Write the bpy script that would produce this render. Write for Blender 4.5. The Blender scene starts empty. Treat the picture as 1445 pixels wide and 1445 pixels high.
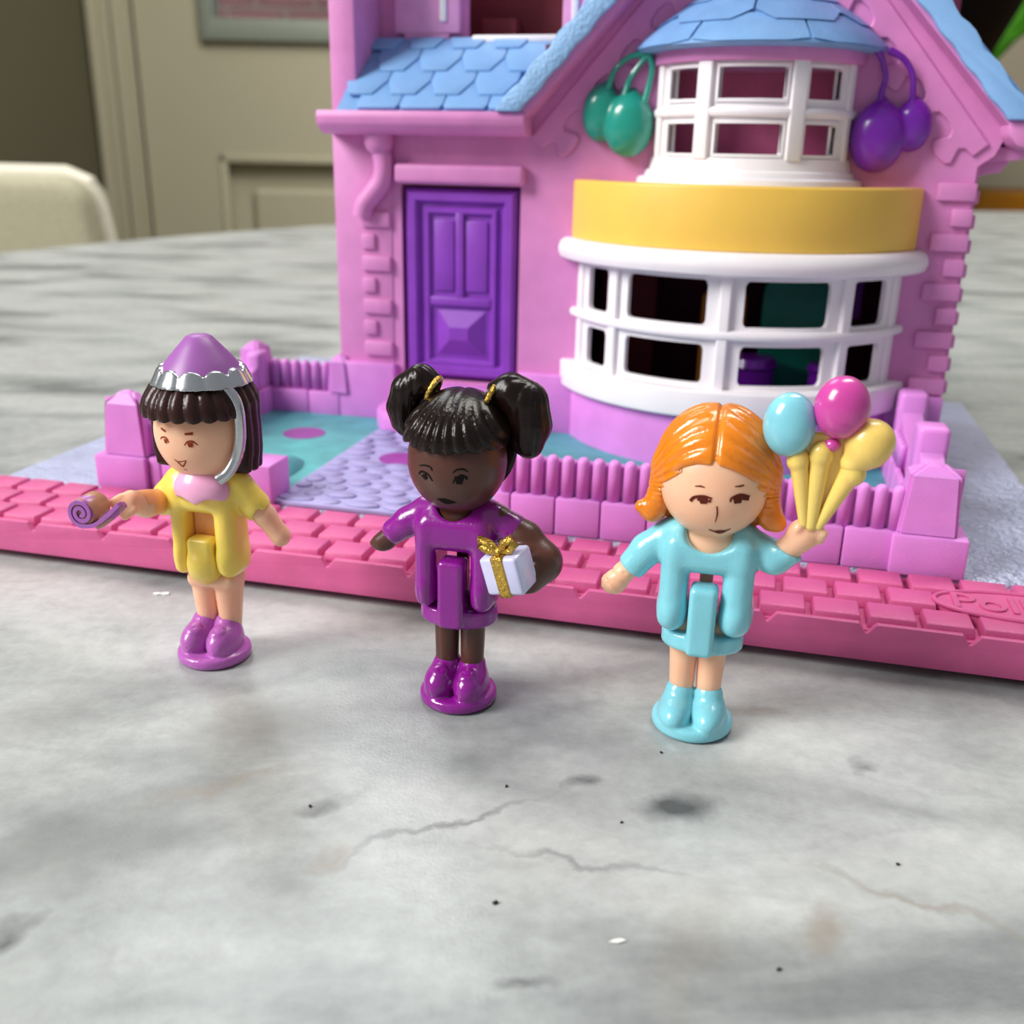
import bpy, bmesh, math, random
import numpy as np
from mathutils import Vector, Matrix
from mathutils.geometry import tessellate_polygon
R = math.radians
rnd = random.Random(5)
scn = bpy.context.scene
COL = scn.collection

# ------------------------------------------------------------------ camera, world, lights (1 unit = 1 cm)
PITCH, ROLL, CAMH = 19.76, 1.15, 4.0
cam_d = bpy.data.cameras.new('camera')
cam = bpy.data.objects.new('camera', cam_d); COL.objects.link(cam)
cam.location = (0, 0, CAMH)
cam.rotation_euler = (Matrix.Rotation(R(90 - PITCH), 4, 'X') @ Matrix.Rotation(R(ROLL), 4, 'Z')).to_euler()
cam_d.sensor_width = 36; cam_d.sensor_fit = 'HORIZONTAL'
cam_d.lens = 36 * 1400 / 1445
cam_d.clip_start = 0.2; cam_d.clip_end = 2000
cam_d.dof.use_dof = True
cam_d.dof.focus_distance = 7.35
cam_d.dof.aperture_fstop = (cam_d.lens / 1000) / 0.068   # a phone's tiny lens: a 0.55 mm opening at this scale
scn.camera = cam

world = bpy.data.worlds.new('world'); scn.world = world; world.use_nodes = True
bg = world.node_tree.nodes['Background']
bg.inputs[0].default_value = (0.93, 0.96, 1.0, 1); bg.inputs[1].default_value = 0.28

def area(name, loc, target, size, power, color=(1, 1, 1), size_y=None):
    l = bpy.data.lights.new(name, 'AREA'); l.energy = power; l.color = color
    l.shape = 'RECTANGLE'; l.size = size; l.size_y = size_y or size
    o = bpy.data.objects.new(name, l); COL.objects.link(o)
    o.location = loc
    o.rotation_euler = (Vector(target) - Vector(loc)).to_track_quat('-Z', 'Y').to_euler()
    return o
area('window_light', (-108, -30, 84), (0, 8, 0), 50, 270000, (1.0, 0.98, 0.95), 72)
area('garden_door_light', (-55, 120, 110), (0, 8, 0), 60, 70000, (0.93, 0.97, 1.0), 80)
area('back_wall_fill', (30, 60, 120), (-40, 180, -10), 70, 190000, (1.0, 0.97, 0.9), 70)  # unseen fill lamp, added to brighten the back wall and its door
scn.view_settings.view_transform = 'Standard'
scn.view_settings.look = 'None'
scn.view_settings.gamma = 1; scn.view_settings.use_curve_mapping = False
scn.view_settings.exposure = 0.0

# ------------------------------------------------------------------ materials
def lin(c):
    return tuple((v / 255 / 12.92) if v / 255 <= 0.04045 else ((v / 255 + 0.055) / 1.055) ** 2.4 for v in c)
class NT:
    def __init__(s, name):
        s.m = bpy.data.materials.new(name); s.m.use_nodes = True
        s.t = s.m.node_tree; s.p = s.t.nodes['Principled BSDF']
    def n(s, kind, **kw):
        x = s.t.nodes.new(kind)
        for k, v in kw.items(): setattr(x, k, v)
        return x
    def l(s, a, b): s.t.links.new(a, b)
    def coords(s, scale=(1, 1, 1), rot=(0, 0, 0)):
        c = s.n('ShaderNodeTexCoord'); m = s.n('ShaderNodeMapping')
        m.inputs['Scale'].default_value = scale; m.inputs['Rotation'].default_value = rot
        s.l(c.outputs['Object'], m.inputs[0]); return m.outputs[0]
    def noise(s, vec, scale, detail=3, rough=0.5, dist=0.0):
        x = s.n('ShaderNodeTexNoise'); x.inputs['Scale'].default_value = scale
        x.inputs['Detail'].default_value = detail; x.inputs['Roughness'].default_value = rough
        x.inputs['Distortion'].default_value = dist
        s.l(vec, x.inputs['Vector']); return x.outputs['Fac']
    def ramp(s, fac, stops):
        x = s.n('ShaderNodeValToRGB'); e = x.color_ramp.elements
        while len(e) < len(stops): e.new(0.5)
        for i, (p, c) in enumerate(stops): e[i].position = p; e[i].color = (*c, 1)
        s.l(fac, x.inputs[0]); return x.outputs[0]
    def mix(s, fac, a, b, mode='MIX'):
        x = s.n('ShaderNodeMix', data_type='RGBA', blend_type=mode)
        if isinstance(fac, float): x.inputs[0].default_value = fac
        else: s.l(fac, x.inputs[0])
        for i, v in ((6, a), (7, b)):
            if isinstance(v, tuple): x.inputs[i].default_value = (*v[:3], 1)
            else: s.l(v, x.inputs[i])
        return x.outputs[2]
    def bump(s, h, dist, strength=1.0):
        x = s.n('ShaderNodeBump'); x.inputs['Distance'].default_value = dist; x.inputs['Strength'].default_value = strength
        s.l(h, x.inputs['Height']); s.l(x.outputs[0], s.p.inputs['Normal'])

def plastic(name, col, rough=0.35, sss=0.0, var=0.06, grain=0.0, gscale=60, metal=0.0, coat=0.0, sssr=(0.12, 0.07, 0.07), spec=0.5):
    m = NT(name); c = lin(col); p = m.p
    v = m.coords()
    f = m.noise(v, 3.0, 4)
    dark = tuple(x * (1 - var * 2) for x in c); lite = tuple(min(1, x * (1 + var)) for x in c)
    m.l(m.ramp(f, [(0.3, dark), (0.7, lite)]), p.inputs['Base Color'])
    p.inputs['Roughness'].default_value = rough
    p.inputs['Metallic'].default_value = metal
    p.inputs['Specular IOR Level'].default_value = spec
    p.inputs['Coat Weight'].default_value = coat
    p.inputs['Coat Roughness'].default_value = 0.12
    if sss > 0:
        p.inputs['Subsurface Weight'].default_value = sss
        p.inputs['Subsurface Radius'].default_value = sssr
        p.inputs['Subsurface Scale'].default_value = 1.0
    if grain > 0:
        m.bump(m.noise(v, gscale, 2), grain)
    return m.m

def worn(name, col, under, lo, hi, scale=5, rough=0.3, sss=0.3):
    """paint over another plastic, worn through in patches"""
    m = NT(name); v = m.coords()
    f = m.noise(v, scale, 5, 0.65)
    fac = m.ramp(f, [(lo, (0, 0, 0)), (hi, (1, 1, 1))])
    m.l(m.mix(fac, lin(col), lin(under)), m.p.inputs['Base Color'])
    m.p.inputs['Roughness'].default_value = rough
    m.p.inputs['Subsurface Weight'].default_value = sss
    m.p.inputs['Subsurface Radius'].default_value = (0.12, 0.06, 0.04)
    m.p.inputs['Subsurface Scale'].default_value = 1.0
    return m.m

M = {}
M['brick'] = plastic('pink_brick_plastic', (210, 92, 148), 0.42, 0.0, 0.05, 0.004, 90)
M['house'] = plastic('orchid_pink_plastic', (218, 138, 198), 0.45, 0.15, 0.04, 0.003, 70)
M['fence'] = plastic('violet_pink_plastic', (220, 138, 218), 0.45, 0.2, 0.04, 0.003, 70)
M['door'] = plastic('purple_plastic', (138, 62, 184), 0.4, 0.0, 0.05, 0.003, 70)
M['white'] = plastic('white_plastic', (243, 238, 242), 0.4, 0.1, 0.02, 0.003, 60)
M['yellow'] = plastic('yellow_plastic', (244, 200, 88), 0.42, 0.1, 0.015, 0.002, 80)
M['blue'] = plastic('sky_blue_paint', (124, 170, 222), 0.45, 0.0, 0.06, 0.006, 40)
M['blue3'] = plastic('smooth_pale_blue_paint', (140, 188, 240), 0.5, 0.0, 0.03, 0.002, 22)
M['blue2'] = plastic('pale_blue_paint', (144, 188, 232), 0.5, 0.0, 0.08, 0.02, 22)
M['lavender'] = plastic('lavender_plastic', (166, 160, 208), 0.5, 0.0, 0.05, 0.006, 50)
M['lavrough'] = plastic('textured_lavender_plastic', (176, 182, 210), 0.32, 0.0, 0.06, 0.07, 11)
M['teal'] = plastic('teal_turf_paint', (84, 176, 178), 0.5, 0.0, 0.12, 0.008, 40)
M['teal_balloon'] = plastic('teal_enamel', (28, 150, 132), 0.22, 0, 0.05, coat=0.4)
M['purple_balloon'] = plastic('violet_enamel', (118, 28, 172), 0.25, 0, 0.05, coat=0.3)
M['hole'] = plastic('deep_orchid_plastic', (158, 62, 160), 0.5)
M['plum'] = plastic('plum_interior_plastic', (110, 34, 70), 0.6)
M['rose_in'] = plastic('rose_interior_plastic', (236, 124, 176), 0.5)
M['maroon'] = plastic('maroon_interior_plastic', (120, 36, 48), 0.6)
M['shadedfloor'] = plastic('shaded_floor_plastic', (60, 18, 26), 0.6)  # the shade inside the toy room is painted into this floor colour
M['green_in'] = plastic('bottle_green_plastic', (0, 150, 125), 0.5)
M['ochre'] = plastic('ochre_plastic', (210, 140, 40), 0.5)

# ------------------------------------------------------------------ mesh helpers
def put(name, me, mat, parent=None, smooth=35, loc=None, rot=None, kind=None):
    if isinstance(mat, str): mat = M[mat]
    if mat: me.materials.append(mat)
    if smooth is not None:
        me.polygons.foreach_set('use_smooth', [True] * len(me.polygons))
        if smooth < 180: me.set_sharp_from_angle(angle=R(smooth))
    o = bpy.data.objects.new(name, me); COL.objects.link(o)
    if parent: o.parent = parent
    if loc: o.location = loc
    if rot: o.rotation_euler = rot
    if kind: o['kind'] = kind
    return o
def thing(name, label, cat, loc=(0, 0, 0), rz=0, group=None):
    o = bpy.data.objects.new(name, None); COL.objects.link(o); o.empty_display_size = 0.5
    o.location = loc; o.rotation_euler = (0, 0, rz)
    o['label'] = label; o['category'] = cat
    if group: o['group'] = group
    return o
def tag(o, label, cat=None, group=None):
    o['label'] = label
    if cat: o['category'] = cat
    if group: o['group'] = group
    return o
def inst(name, src, parent, loc=(0, 0, 0), rot=(0, 0, 0), scale=(1, 1, 1)):
    o = bpy.data.objects.new(name, src.data if hasattr(src, 'data') else src); COL.objects.link(o)
    o.parent = parent; o.location = loc; o.rotation_euler = rot; o.scale = scale
    return o
def me_from(vs, fs, name='m'):
    me = bpy.data.meshes.new(name); me.from_pydata([tuple(map(float, v)) for v in vs], [], fs); me.update(); return me
def bm_me(bm, name='m'):
    bmesh.ops.recalc_face_normals(bm, faces=bm.faces)
    me = bpy.data.meshes.new(name); bm.to_mesh(me); bm.free(); return me
def add_box(bm, x0, x1, y0, y1, z0, z1, bev=0.0, seg=2, top=None):
    """axis box; top=(dx,dy) insets the top face on each side"""
    t = top or (0, 0)
    b2 = bmesh.new()
    vs = [b2.verts.new(v) for v in ((x0, y0, z0), (x1, y0, z0), (x1, y1, z0), (x0, y1, z0),
          (x0 + t[0], y0 + t[1], z1), (x1 - t[0], y0 + t[1], z1), (x1 - t[0], y1 - t[1], z1), (x0 + t[0], y1 - t[1], z1))]
    for f in ((0, 3, 2, 1), (4, 5, 6, 7), (0, 1, 5, 4), (1, 2, 6, 5), (2, 3, 7, 6), (3, 0, 4, 7)):
        b2.faces.new([vs[i] for i in f])
    if bev > 0: bmesh.ops.bevel(b2, geom=b2.edges[:], offset=bev, segments=seg, affect='EDGES', profile=0.5)
    merge(bm, b2)
def merge(bm, b2, mat=None):
    mp = {}
    b2.verts.ensure_lookup_table()
    for v in b2.verts: mp[v] = bm.verts.new(mat @ v.co if mat else v.co)
    for f in b2.faces:
        try: bm.faces.new([mp[v] for v in f.verts])
        except ValueError: pass
    b2.free()
def box(*a, **k):
    bm = bmesh.new(); add_box(bm, *a, **k); return bm_me(bm)
def add_prism(bm, poly, y0, y1, holes=(), bev=0.0, seg=2, axis='y'):
    """polygon in x,z (with holes) extruded along y"""
    b2 = bmesh.new()
    loops = [list(poly)] + [list(h) for h in holes]
    flat = [p for l in loops for p in l]
    def P(p, y):
        return (p[0], y, p[1]) if axis == 'y' else ((y, p[0], p[1]) if axis == 'x' else (p[0], p[1], y))
    a = [b2.verts.new(P(p, y0)) for p in flat]; b = [b2.verts.new(P(p, y1)) for p in flat]
    if holes:
        for t in tessellate_polygon([[Vector((p[0], p[1], 0)) for p in l] for l in loops]):
            for vs in (a, b):
                try: b2.faces.new([vs[i] for i in t])
                except ValueError: pass
    else:
        b2.faces.new(a); b2.faces.new(b)
    k = 0
    for l in loops:
        n = len(l)
        for i in range(n):
            j = (i + 1) % n
            b2.faces.new((a[k + i], a[k + j], b[k + j], b[k + i]))
        k += n
    bmesh.ops.recalc_face_normals(b2, faces=b2.faces)
    if bev > 0:
        es = [e for e in b2.edges if len(e.link_faces) == 2 and e.calc_face_angle(0) > R(25)]
        bmesh.ops.bevel(b2, geom=es, offset=bev, segments=seg, affect='EDGES', profile=0.5)
    merge(bm, b2)
def prism(*a, **k):
    bm = bmesh.new(); add_prism(bm, *a, **k); return bm_me(bm)
def add_arc(bm, cx, cy, R0, R1, t0, t1, zlo, zhi, n=24, R1b=None, R0b=None, bev=0.0):
    """curved slab: angle t measured from -y towards +x; zlo/zhi numbers or functions of the angle; R1b = outer radius at the top"""
    ts = [t0 + (t1 - t0) * i / n for i in range(n + 1)] if not isinstance(n, (list, tuple)) else list(n)
    zl = zlo if callable(zlo) else (lambda t: zlo)
    zh = zhi if callable(zhi) else (lambda t: zhi)
    b2 = bmesh.new(); rings = []
    for t in ts:
        s, c = math.sin(R(t)), math.cos(R(t))
        prof = [(R1, zl(t)), (R1b or R1, zh(t)), (R0b or R0, zh(t)), (R0, zl(t))]
        rings.append([b2.verts.new((cx + r * s, cy - r * c, z)) for r, z in prof])
    for i in range(len(rings) - 1):
        for k in range(4):
            b2.faces.new((rings[i][k], rings[i + 1][k], rings[i + 1][(k + 1) % 4], rings[i][(k + 1) % 4]))
    b2.faces.new(rings[0]); b2.faces.new(rings[-1][::-1])
    bmesh.ops.recalc_face_normals(b2, faces=b2.faces)
    if bev > 0:
        es = [e for e in b2.edges if e.calc_face_angle(0) > R(25)]
        bmesh.ops.bevel(b2, geom=es, offset=bev, segments=3, affect='EDGES', profile=0.5)
    merge(bm, b2)
def arc(*a, **k):
    bm = bmesh.new(); add_arc(bm, *a, **k); return bm_me(bm)
def add_ring_profile(bm, cx, cy, prof, t0, t1, n=36, closed=True):
    """sweep a closed profile [(r,z)...] round an axis"""
    b2 = bmesh.new(); rings = []
    full = abs(t1 - t0) >= 360
    m = n if full else n + 1
    for i in range(m):
        t = R(t0 + (t1 - t0) * i / n); s, c = math.sin(t), math.cos(t)
        rings.append([b2.verts.new((cx + r * s, cy - r * c, z)) for r, z in prof])
    L = len(prof)
    for i in range(n):
        A, B = rings[i], rings[(i + 1) % m]
        for k in range(L if closed else L - 1):
            b2.faces.new((A[k], B[k], B[(k + 1) % L], A[(k + 1) % L]))
    if not full and closed: b2.faces.new(rings[0]); b2.faces.new(rings[-1][::-1])
    bmesh.ops.remove_doubles(b2, verts=b2.verts, dist=1e-5)
    bmesh.ops.recalc_face_normals(b2, faces=b2.faces)
    merge(bm, b2)
def lathe(cx, cy, prof, n=32, closed=False):
    bm = bmesh.new(); add_ring_profile(bm, cx, cy, prof, 0, 360, n, closed); return bm_me(bm)
def add_tube(bm, pts, rad, n=10, cap=True):
    """tube through points; rad number or list"""
    b2 = bmesh.new(); pts = [Vector(p) for p in pts]; rings = []
    rs = rad if isinstance(rad, (list, tuple)) else [rad] * len(pts)
    up = Vector((0.13, 0.37, 0.92))
    for i, p in enumerate(pts):
        d = (pts[min(i + 1, len(pts) - 1)] - pts[max(i - 1, 0)]).normalized()
        a = d.cross(up).normalized(); b = a.cross(d).normalized()
        rings.append([b2.verts.new(p + (a * math.cos(2 * math.pi * k / n) + b * math.sin(2 * math.pi * k / n)) * rs[i]) for k in range(n)])
    for i in range(len(rings) - 1):
        for k in range(n): b2.faces.new((rings[i][k], rings[i][(k + 1) % n], rings[i + 1][(k + 1) % n], rings[i + 1][k]))
    if cap: b2.faces.new(rings[0][::-1]); b2.faces.new(rings[-1])
    bmesh.ops.recalc_face_normals(b2, faces=b2.faces)
    merge(bm, b2)
def tube(*a, **k):
    bm = bmesh.new(); add_tube(bm, *a, **k); return bm_me(bm)
def smooth_path(pts, n=8):
    """Catmull-Rom through points"""
    P = [np.array(p, float) for p in pts]; P = [2 * P[0] - P[1]] + P + [2 * P[-1] - P[-2]]; out = []
    for i in range(1, len(P) - 2):
        for k in range(n):
            t = k / n
            out.append(0.5 * (2 * P[i] + (P[i + 1] - P[i - 1]) * t + (2 * P[i - 1] - 5 * P[i] + 4 * P[i + 1] - P[i + 2]) * t * t
                              + (3 * P[i] - P[i - 1] - 3 * P[i + 1] + P[i + 2]) * t ** 3))
    out.append(P[-2]); return out

# ------------------------------------------------------------------ signed distance modelling (smooth moulded plastic shapes)
def V3(p): return np.array(p, float)
class S:
    """a distance function of arrays X,Y,Z"""
    def __init__(s, f): s.f = f
    def __call__(s, P): return s.f(P)
    def __or__(a, b): return S(lambda P: np.minimum(a(P), b(P)))
    def __sub__(a, b): return S(lambda P: np.maximum(a(P), -b(P)))
    def __and__(a, b): return S(lambda P: np.maximum(a(P), b(P)))
    def u(a, b, k=0.04):
        def f(P):
            x, y = a(P), b(P); h = np.clip(0.5 + 0.5 * (y - x) / k, 0, 1); return y + (x - y) * h - k * h * (1 - h)
        return S(f)
    def cut(a, b, k=0.03):
        def f(P):
            x, y = a(P), -b(P); h = np.clip(0.5 - 0.5 * (y - x) / k, 0, 1); return y + (x - y) * h + k * h * (1 - h)
        return S(f)
    def off(a, d): return S(lambda P: a(P) - d)
    def disp(a, g): return S(lambda P: a(P) - g(P))
    def rotz(a, deg, o=(0, 0)):
        c, s = math.cos(R(deg)), math.sin(R(deg))
        def f(P):
            x, y = P[..., 0] - o[0], P[..., 1] - o[1]
            return a(np.stack([c * x + s * y + o[0], -s * x + c * y + o[1], P[..., 2]], -1))
        return S(f)
def ell(c, r):
    c, r = V3(c), V3(r)
    def f(P):
        q = P - c; k0 = np.linalg.norm(q / r, axis=-1); k1 = np.linalg.norm(q / (r * r), axis=-1)
        return k0 * (k0 - 1) / np.maximum(k1, 1e-6)
    return S(f)
def rbox(c, h, r=0.03):
    c, h = V3(c), V3(h) - r
    def f(P):
        q = np.abs(P - c) - h
        return np.linalg.norm(np.maximum(q, 0), axis=-1) + np.minimum(q.max(-1), 0) - r
    return S(f)
def cone(a, b, ra, rb):
    """capsule with two radii"""
    a, b = V3(a), V3(b); ab = b - a; L = (ab * ab).sum()
    def f(P):
        t = np.clip(((P - a) @ ab) / L, 0, 1)
        return np.linalg.norm(P - a - t[..., None] * ab, axis=-1) - (ra + (rb - ra) * t)
    return S(f)
def cylz(c, rx, ry, z0, z1, r=0.02):
    def f(P):
        x, y = (P[..., 0] - c[0]), (P[..., 1] - c[1])
        k = np.sqrt((x / rx) ** 2 + (y / ry) ** 2); d = (k - 1) * min(rx, ry) + r
        dz = np.abs(P[..., 2] - (z0 + z1) / 2) - (z1 - z0) / 2 + r
        return np.sqrt(np.maximum(d, 0) ** 2 + np.maximum(dz, 0) ** 2) + np.minimum(np.maximum(d, dz), 0) - r
    return S(f)
def half(n, d):
    n = V3(n); n = n / np.linalg.norm(n)
    return S(lambda P: P @ n - d)
def chain(pts, rads, k=0.03):
    s = cone(pts[0], pts[1], rads[0], rads[1])
    for i in range(1, len(pts) - 1): s = s.u(cone(pts[i], pts[i + 1], rads[i], rads[i + 1]), k)
    return s
def net(f, lo, hi, h, name='m', relax=1):
    """surface nets"""
    ax = [np.arange(lo[i], hi[i] + h, h) for i in range(3)]
    G = np.stack(np.meshgrid(*ax, indexing='ij'), -1); F = f(G)
    n = [len(a) - 1 for a in ax]
    acc = np.zeros((*n, 3)); cnt = np.zeros(n)
    import itertools
    for c in itertools.product((0, 1), repeat=3):
        for d in range(3):
            if c[d]: continue
            e = list(c); e[d] = 1
            sa = tuple(slice(c[i], c[i] + n[i]) for i in range(3)); sb = tuple(slice(e[i], e[i] + n[i]) for i in range(3))
            A, B = F[sa], F[sb]; m = (A < 0) != (B < 0)
            t = np.where(m, A / np.where(m, A - B, 1), 0)
            acc += np.where(m[..., None], G[sa] + (G[sb] - G[sa]) * t[..., None], 0); cnt += m
    act = cnt > 0; idx = -np.ones(n, int); idx[act] = np.arange(act.sum())
    V = acc[act] / cnt[act][:, None]
    quads = []
    for d in range(3):
        a, b = [(1, 2), (2, 0), (0, 1)][d]
        sl = [slice(1, n[i]) for i in range(3)]; sl[d] = slice(0, n[d])
        s2 = list(sl); s2[d] = slice(1, n[d] + 1)
        A, B = F[tuple(sl)] < 0, F[tuple(s2)] < 0
        def cell(da, db):
            s = list(sl); s[a] = slice(1 - da, n[a] - da); s[b] = slice(1 - db, n[b] - db); return idx[tuple(s)]
        c00, c10, c11, c01 = cell(1, 1), cell(0, 1), cell(0, 0), cell(1, 0)
        for m, order in (((A & ~B), (c00, c10, c11, c01)), ((~A & B), (c01, c11, c10, c00))):
            q = np.stack([o[m] for o in order], -1); quads.append(q)
    Q = np.concatenate(quads); Q = Q[(Q >= 0).all(1)]
    for _ in range(relax):   # light smoothing, then back on to the surface
        sm = np.zeros_like(V); w = np.zeros(len(V))
        for i in range(4):
            np.add.at(sm, Q[:, i], V[Q[:, (i + 1) % 4]] + V[Q[:, (i - 1) % 4]]); np.add.at(w, Q[:, i], 2)
        V = 0.5 * V + 0.5 * sm / np.maximum(w, 1)[:, None]
    me = bpy.data.meshes.new(name)
    me.vertices.add(len(V)); me.vertices.foreach_set('co', V.ravel())
    me.loops.add(Q.size); me.loops.foreach_set('vertex_index', Q.ravel())
    me.polygons.add(len(Q)); me.polygons.foreach_set('loop_start', np.arange(0, Q.size, 4))
    me.polygons.foreach_set('loop_total', np.full(len(Q), 4))
    me.update(calc_edges=True); me.validate()
    return me
def sd(name, f, lo, hi, h, mat, parent, **k):
    o = put(name, net(f, lo, hi, h, name), mat, parent, smooth=180); 
    for a, b in k.items(): o[a] = b
    return o
def march(f, o, d, tmax=2.0):
    """first hit of a ray with a distance surface"""
    o, d = V3(o), V3(d); d = d / np.linalg.norm(d); t = 0
    for _ in range(80):
        v = float(f((o + d * t)[None])[0])
        if v < 5e-4: return o + d * t
        t += v * 0.8
        if t > tmax: return None
    return o + d * t
def decal(name, f, shapes, mat, parent, lift=0.004, y0=-0.9):
    """printed marks: polygons of (x,z) projected along +y on to surface f as a thin skin"""
    vs, fs = [], []
    for poly in shapes:
        poly = np.array(poly, float); c = poly.mean(0); ring = []
        rows = []
        for s in (1.0, 0.5):
            for p in poly:
                q = c + (p - c) * s
                h = march(f, (q[0], y0, q[1]), (0, 1, 0)); rows.append(h if h is not None else np.array([q[0], 0, q[1]]))
        h = march(f, (c[0], y0, c[1]), (0, 1, 0)); rows.append(h if h is not None else rows[0])
        b = len(vs); n = len(poly)
        vs += [tuple(np.array(r) + np.array([0, -lift, 0])) for r in rows]
        for i in range(n):
            j = (i + 1) % n
            fs.append((b + i, b + j, b + n + j, b + n + i)); fs.append((b + n + i, b + n + j, b + 2 * n))
    return put(name, me_from(vs, fs, name), mat, parent, smooth=180)
def stroke(pts, ws, n=6):
    """outline polygons of a brush stroke, cut in short quads"""
    P = smooth_path([(*p, 0) for p in pts], n); P = np.array(P)[:, :2]
    w = np.interp(np.linspace(0, 1, len(P)), np.linspace(0, 1, len(ws)), ws)
    T = np.gradient(P, axis=0); T /= np.maximum(np.linalg.norm(T, axis=1), 1e-6)[:, None]; N = np.stack([-T[:, 1], T[:, 0]], -1)
    A, B = P + N * w[:, None] / 2, P - N * w[:, None] / 2
    return [[A[i], A[i + 1], B[i + 1], B[i]] for i in range(len(P) - 1)]

# ------------------------------------------------------------------ the room and the table
def wallpaint(name, col, rough=0.7):
    return plastic(name, col, rough, 0, 0.03, 0.02, 1.5, spec=0.3)
M['doorpaint'] = wallpaint('stone_beige_door_paint', (188, 182, 156), 0.55)
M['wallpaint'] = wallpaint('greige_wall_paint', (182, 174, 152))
M['shadedpaint'] = wallpaint('shaded_olive_wall', (98, 94, 74))  # little window light reaches this wall; its shade is put into the colour
M['metalframe'] = plastic('grey_glazing_bead', (150, 158, 146), 0.4)
M['floorwood'] = plastic('oak_floor', (120, 90, 62), 0.5)
FZ = -74
put('floor', box(-260, 330, -200, 183, FZ - 2, FZ), 'floorwood', kind='structure')
# back wall with a glazed, panelled door in it
DX0, DX1, DY = -63.6, 23, 180
bm = bmesh.new()
add_prism(bm, [(-70.7, FZ), (300, FZ), (300, 150), (-70.7, 150)], DY, DY + 12, holes=[[(DX0 - .6, FZ + .01), (DX1 + .6, FZ + .01), (DX1 + .6, 128), (DX0 - .6, 128)]])
put('wall_back', bm_me(bm), 'wallpaint', smooth=None, kind='structure')
put('wall_left', box(-82, -71, 60, DY + 12, FZ, 150), 'shadedpaint', smooth=None, kind='structure')
bm = bmesh.new()                       # moulded door casing: stepped boards
for a, b, d in ((-70.6, -68.9, 2.6), (-68.9, -66.8, 1.6), (-66.8, -65.2, 2.2), (-65.2, -64.4, 1.4)):
    add_box(bm, a, b, DY - d, DY + .01, FZ, 130, 0.25)
put('trim_1', bm_me(bm), 'doorpaint', kind='structure')
door = bpy.data.objects.new('door_1', None); COL.objects.link(door); door['kind'] = 'structure'; door.location = (0, DY, FZ)
Z = lambda z: z - FZ
glass_x0, glass_x1, glass_z0, glass_z1 = -51.5, 11, 22.6, 118
px = [(-51.3, -23.5), (-17, 11)]
bm = bmesh.new()
add_prism(bm, [(DX0, 0.4), (DX1, 0.4), (DX1, Z(127)), (DX0, Z(127))], 0, 4,
          holes=[[(glass_x0, Z(glass_z0)), (glass_x1, Z(glass_z0)), (glass_x1, Z(glass_z1)), (glass_x0, Z(glass_z1))]] + [[(a, 12), (b, 12), (b, Z(3.2)), (a, Z(3.2))] for a, b in px])
put('door_leaf', bm_me(bm), 'doorpaint', door, smooth=None)
for a, b in px:
    bm = bmesh.new()
    for x0, x1, z0, z1 in ((a, a + 1.3, 12, Z(3.2)), (b - 1.3, b, 12, Z(3.2)), (a, b, Z(1.9), Z(3.2)), (a, b, 12, 13.3)):
        add_box(bm, x0, x1, -0.5, 1.4, z0, z1, 0.35)
    put('panel_moulding', bm_me(bm), 'doorpaint', door)
    bm = bmesh.new(); add_box(bm, a + .5, b - .5, 2.4, 3.4, 12.5, Z(2.7), 0)
    add_prism(bm, [(a + 5, 18), (b - 5, 18), (b - 5, Z(-2.2)), (a + 5, Z(-2.2))], 0.9, 2.5, bev=0.8, seg=1)
    put('door_panel', bm_me(bm), 'doorpaint', door, smooth=20)
bm = bmesh.new(); a, b, z0, z1 = glass_x0, glass_x1, Z(glass_z0), Z(glass_z1)
for q in ((a - 1, a + 1.2, z0 - 1, z1 + 1), (b - 1.2, b + 1, z0 - 1, z1 + 1), (a - 1, b + 1, z0 - 1.8, z0 + 1.6), (a - 1, b + 1, z1 - 1.2, z1 + 1)):
    add_box(bm, q[0], q[1], -1.6 + .13 * (q[1] - q[0] > 10), 3.0 - .1 * (q[1] - q[0] > 10), q[2], q[3], 0.4)
put('glazing_bead', bm_me(bm), 'metalframe', door)
g = NT('window_glass'); g.p.inputs['Transmission Weight'].default_value = 1; g.p.inputs['Roughness'].default_value = 0.0; g.p.inputs['IOR'].default_value = 1.02
put('glass_pane', box(a, b, 1.8, 2.1, z0, z1), g.m, door, smooth=None)
# brick garden wall seen through the glass
M['gbrick'] = plastic('pale_rose_brick', (226, 172, 172), 0.8, 0, 0.08, 0.1, 1)
M['mortar'] = plastic('pale_mortar', (240, 232, 226), 0.9)
gw = put('garden_wall', box(-170, 0, 401, 412, FZ, 130), 'mortar', smooth=None); tag(gw, 'pale pink brick garden wall seen through the glass of the door', 'wall')
bme = box(-10, 10, 0, 3, -3, 3, bev=0.5, seg=1); bme.materials.append(M['gbrick'])
for r in range(9):
    for c in range(5):
        inst('brick', bme, gw, (-118 + c * 21.5 + (r % 2) * 10.7, 399.4, 49 + r * 7.4))

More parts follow.
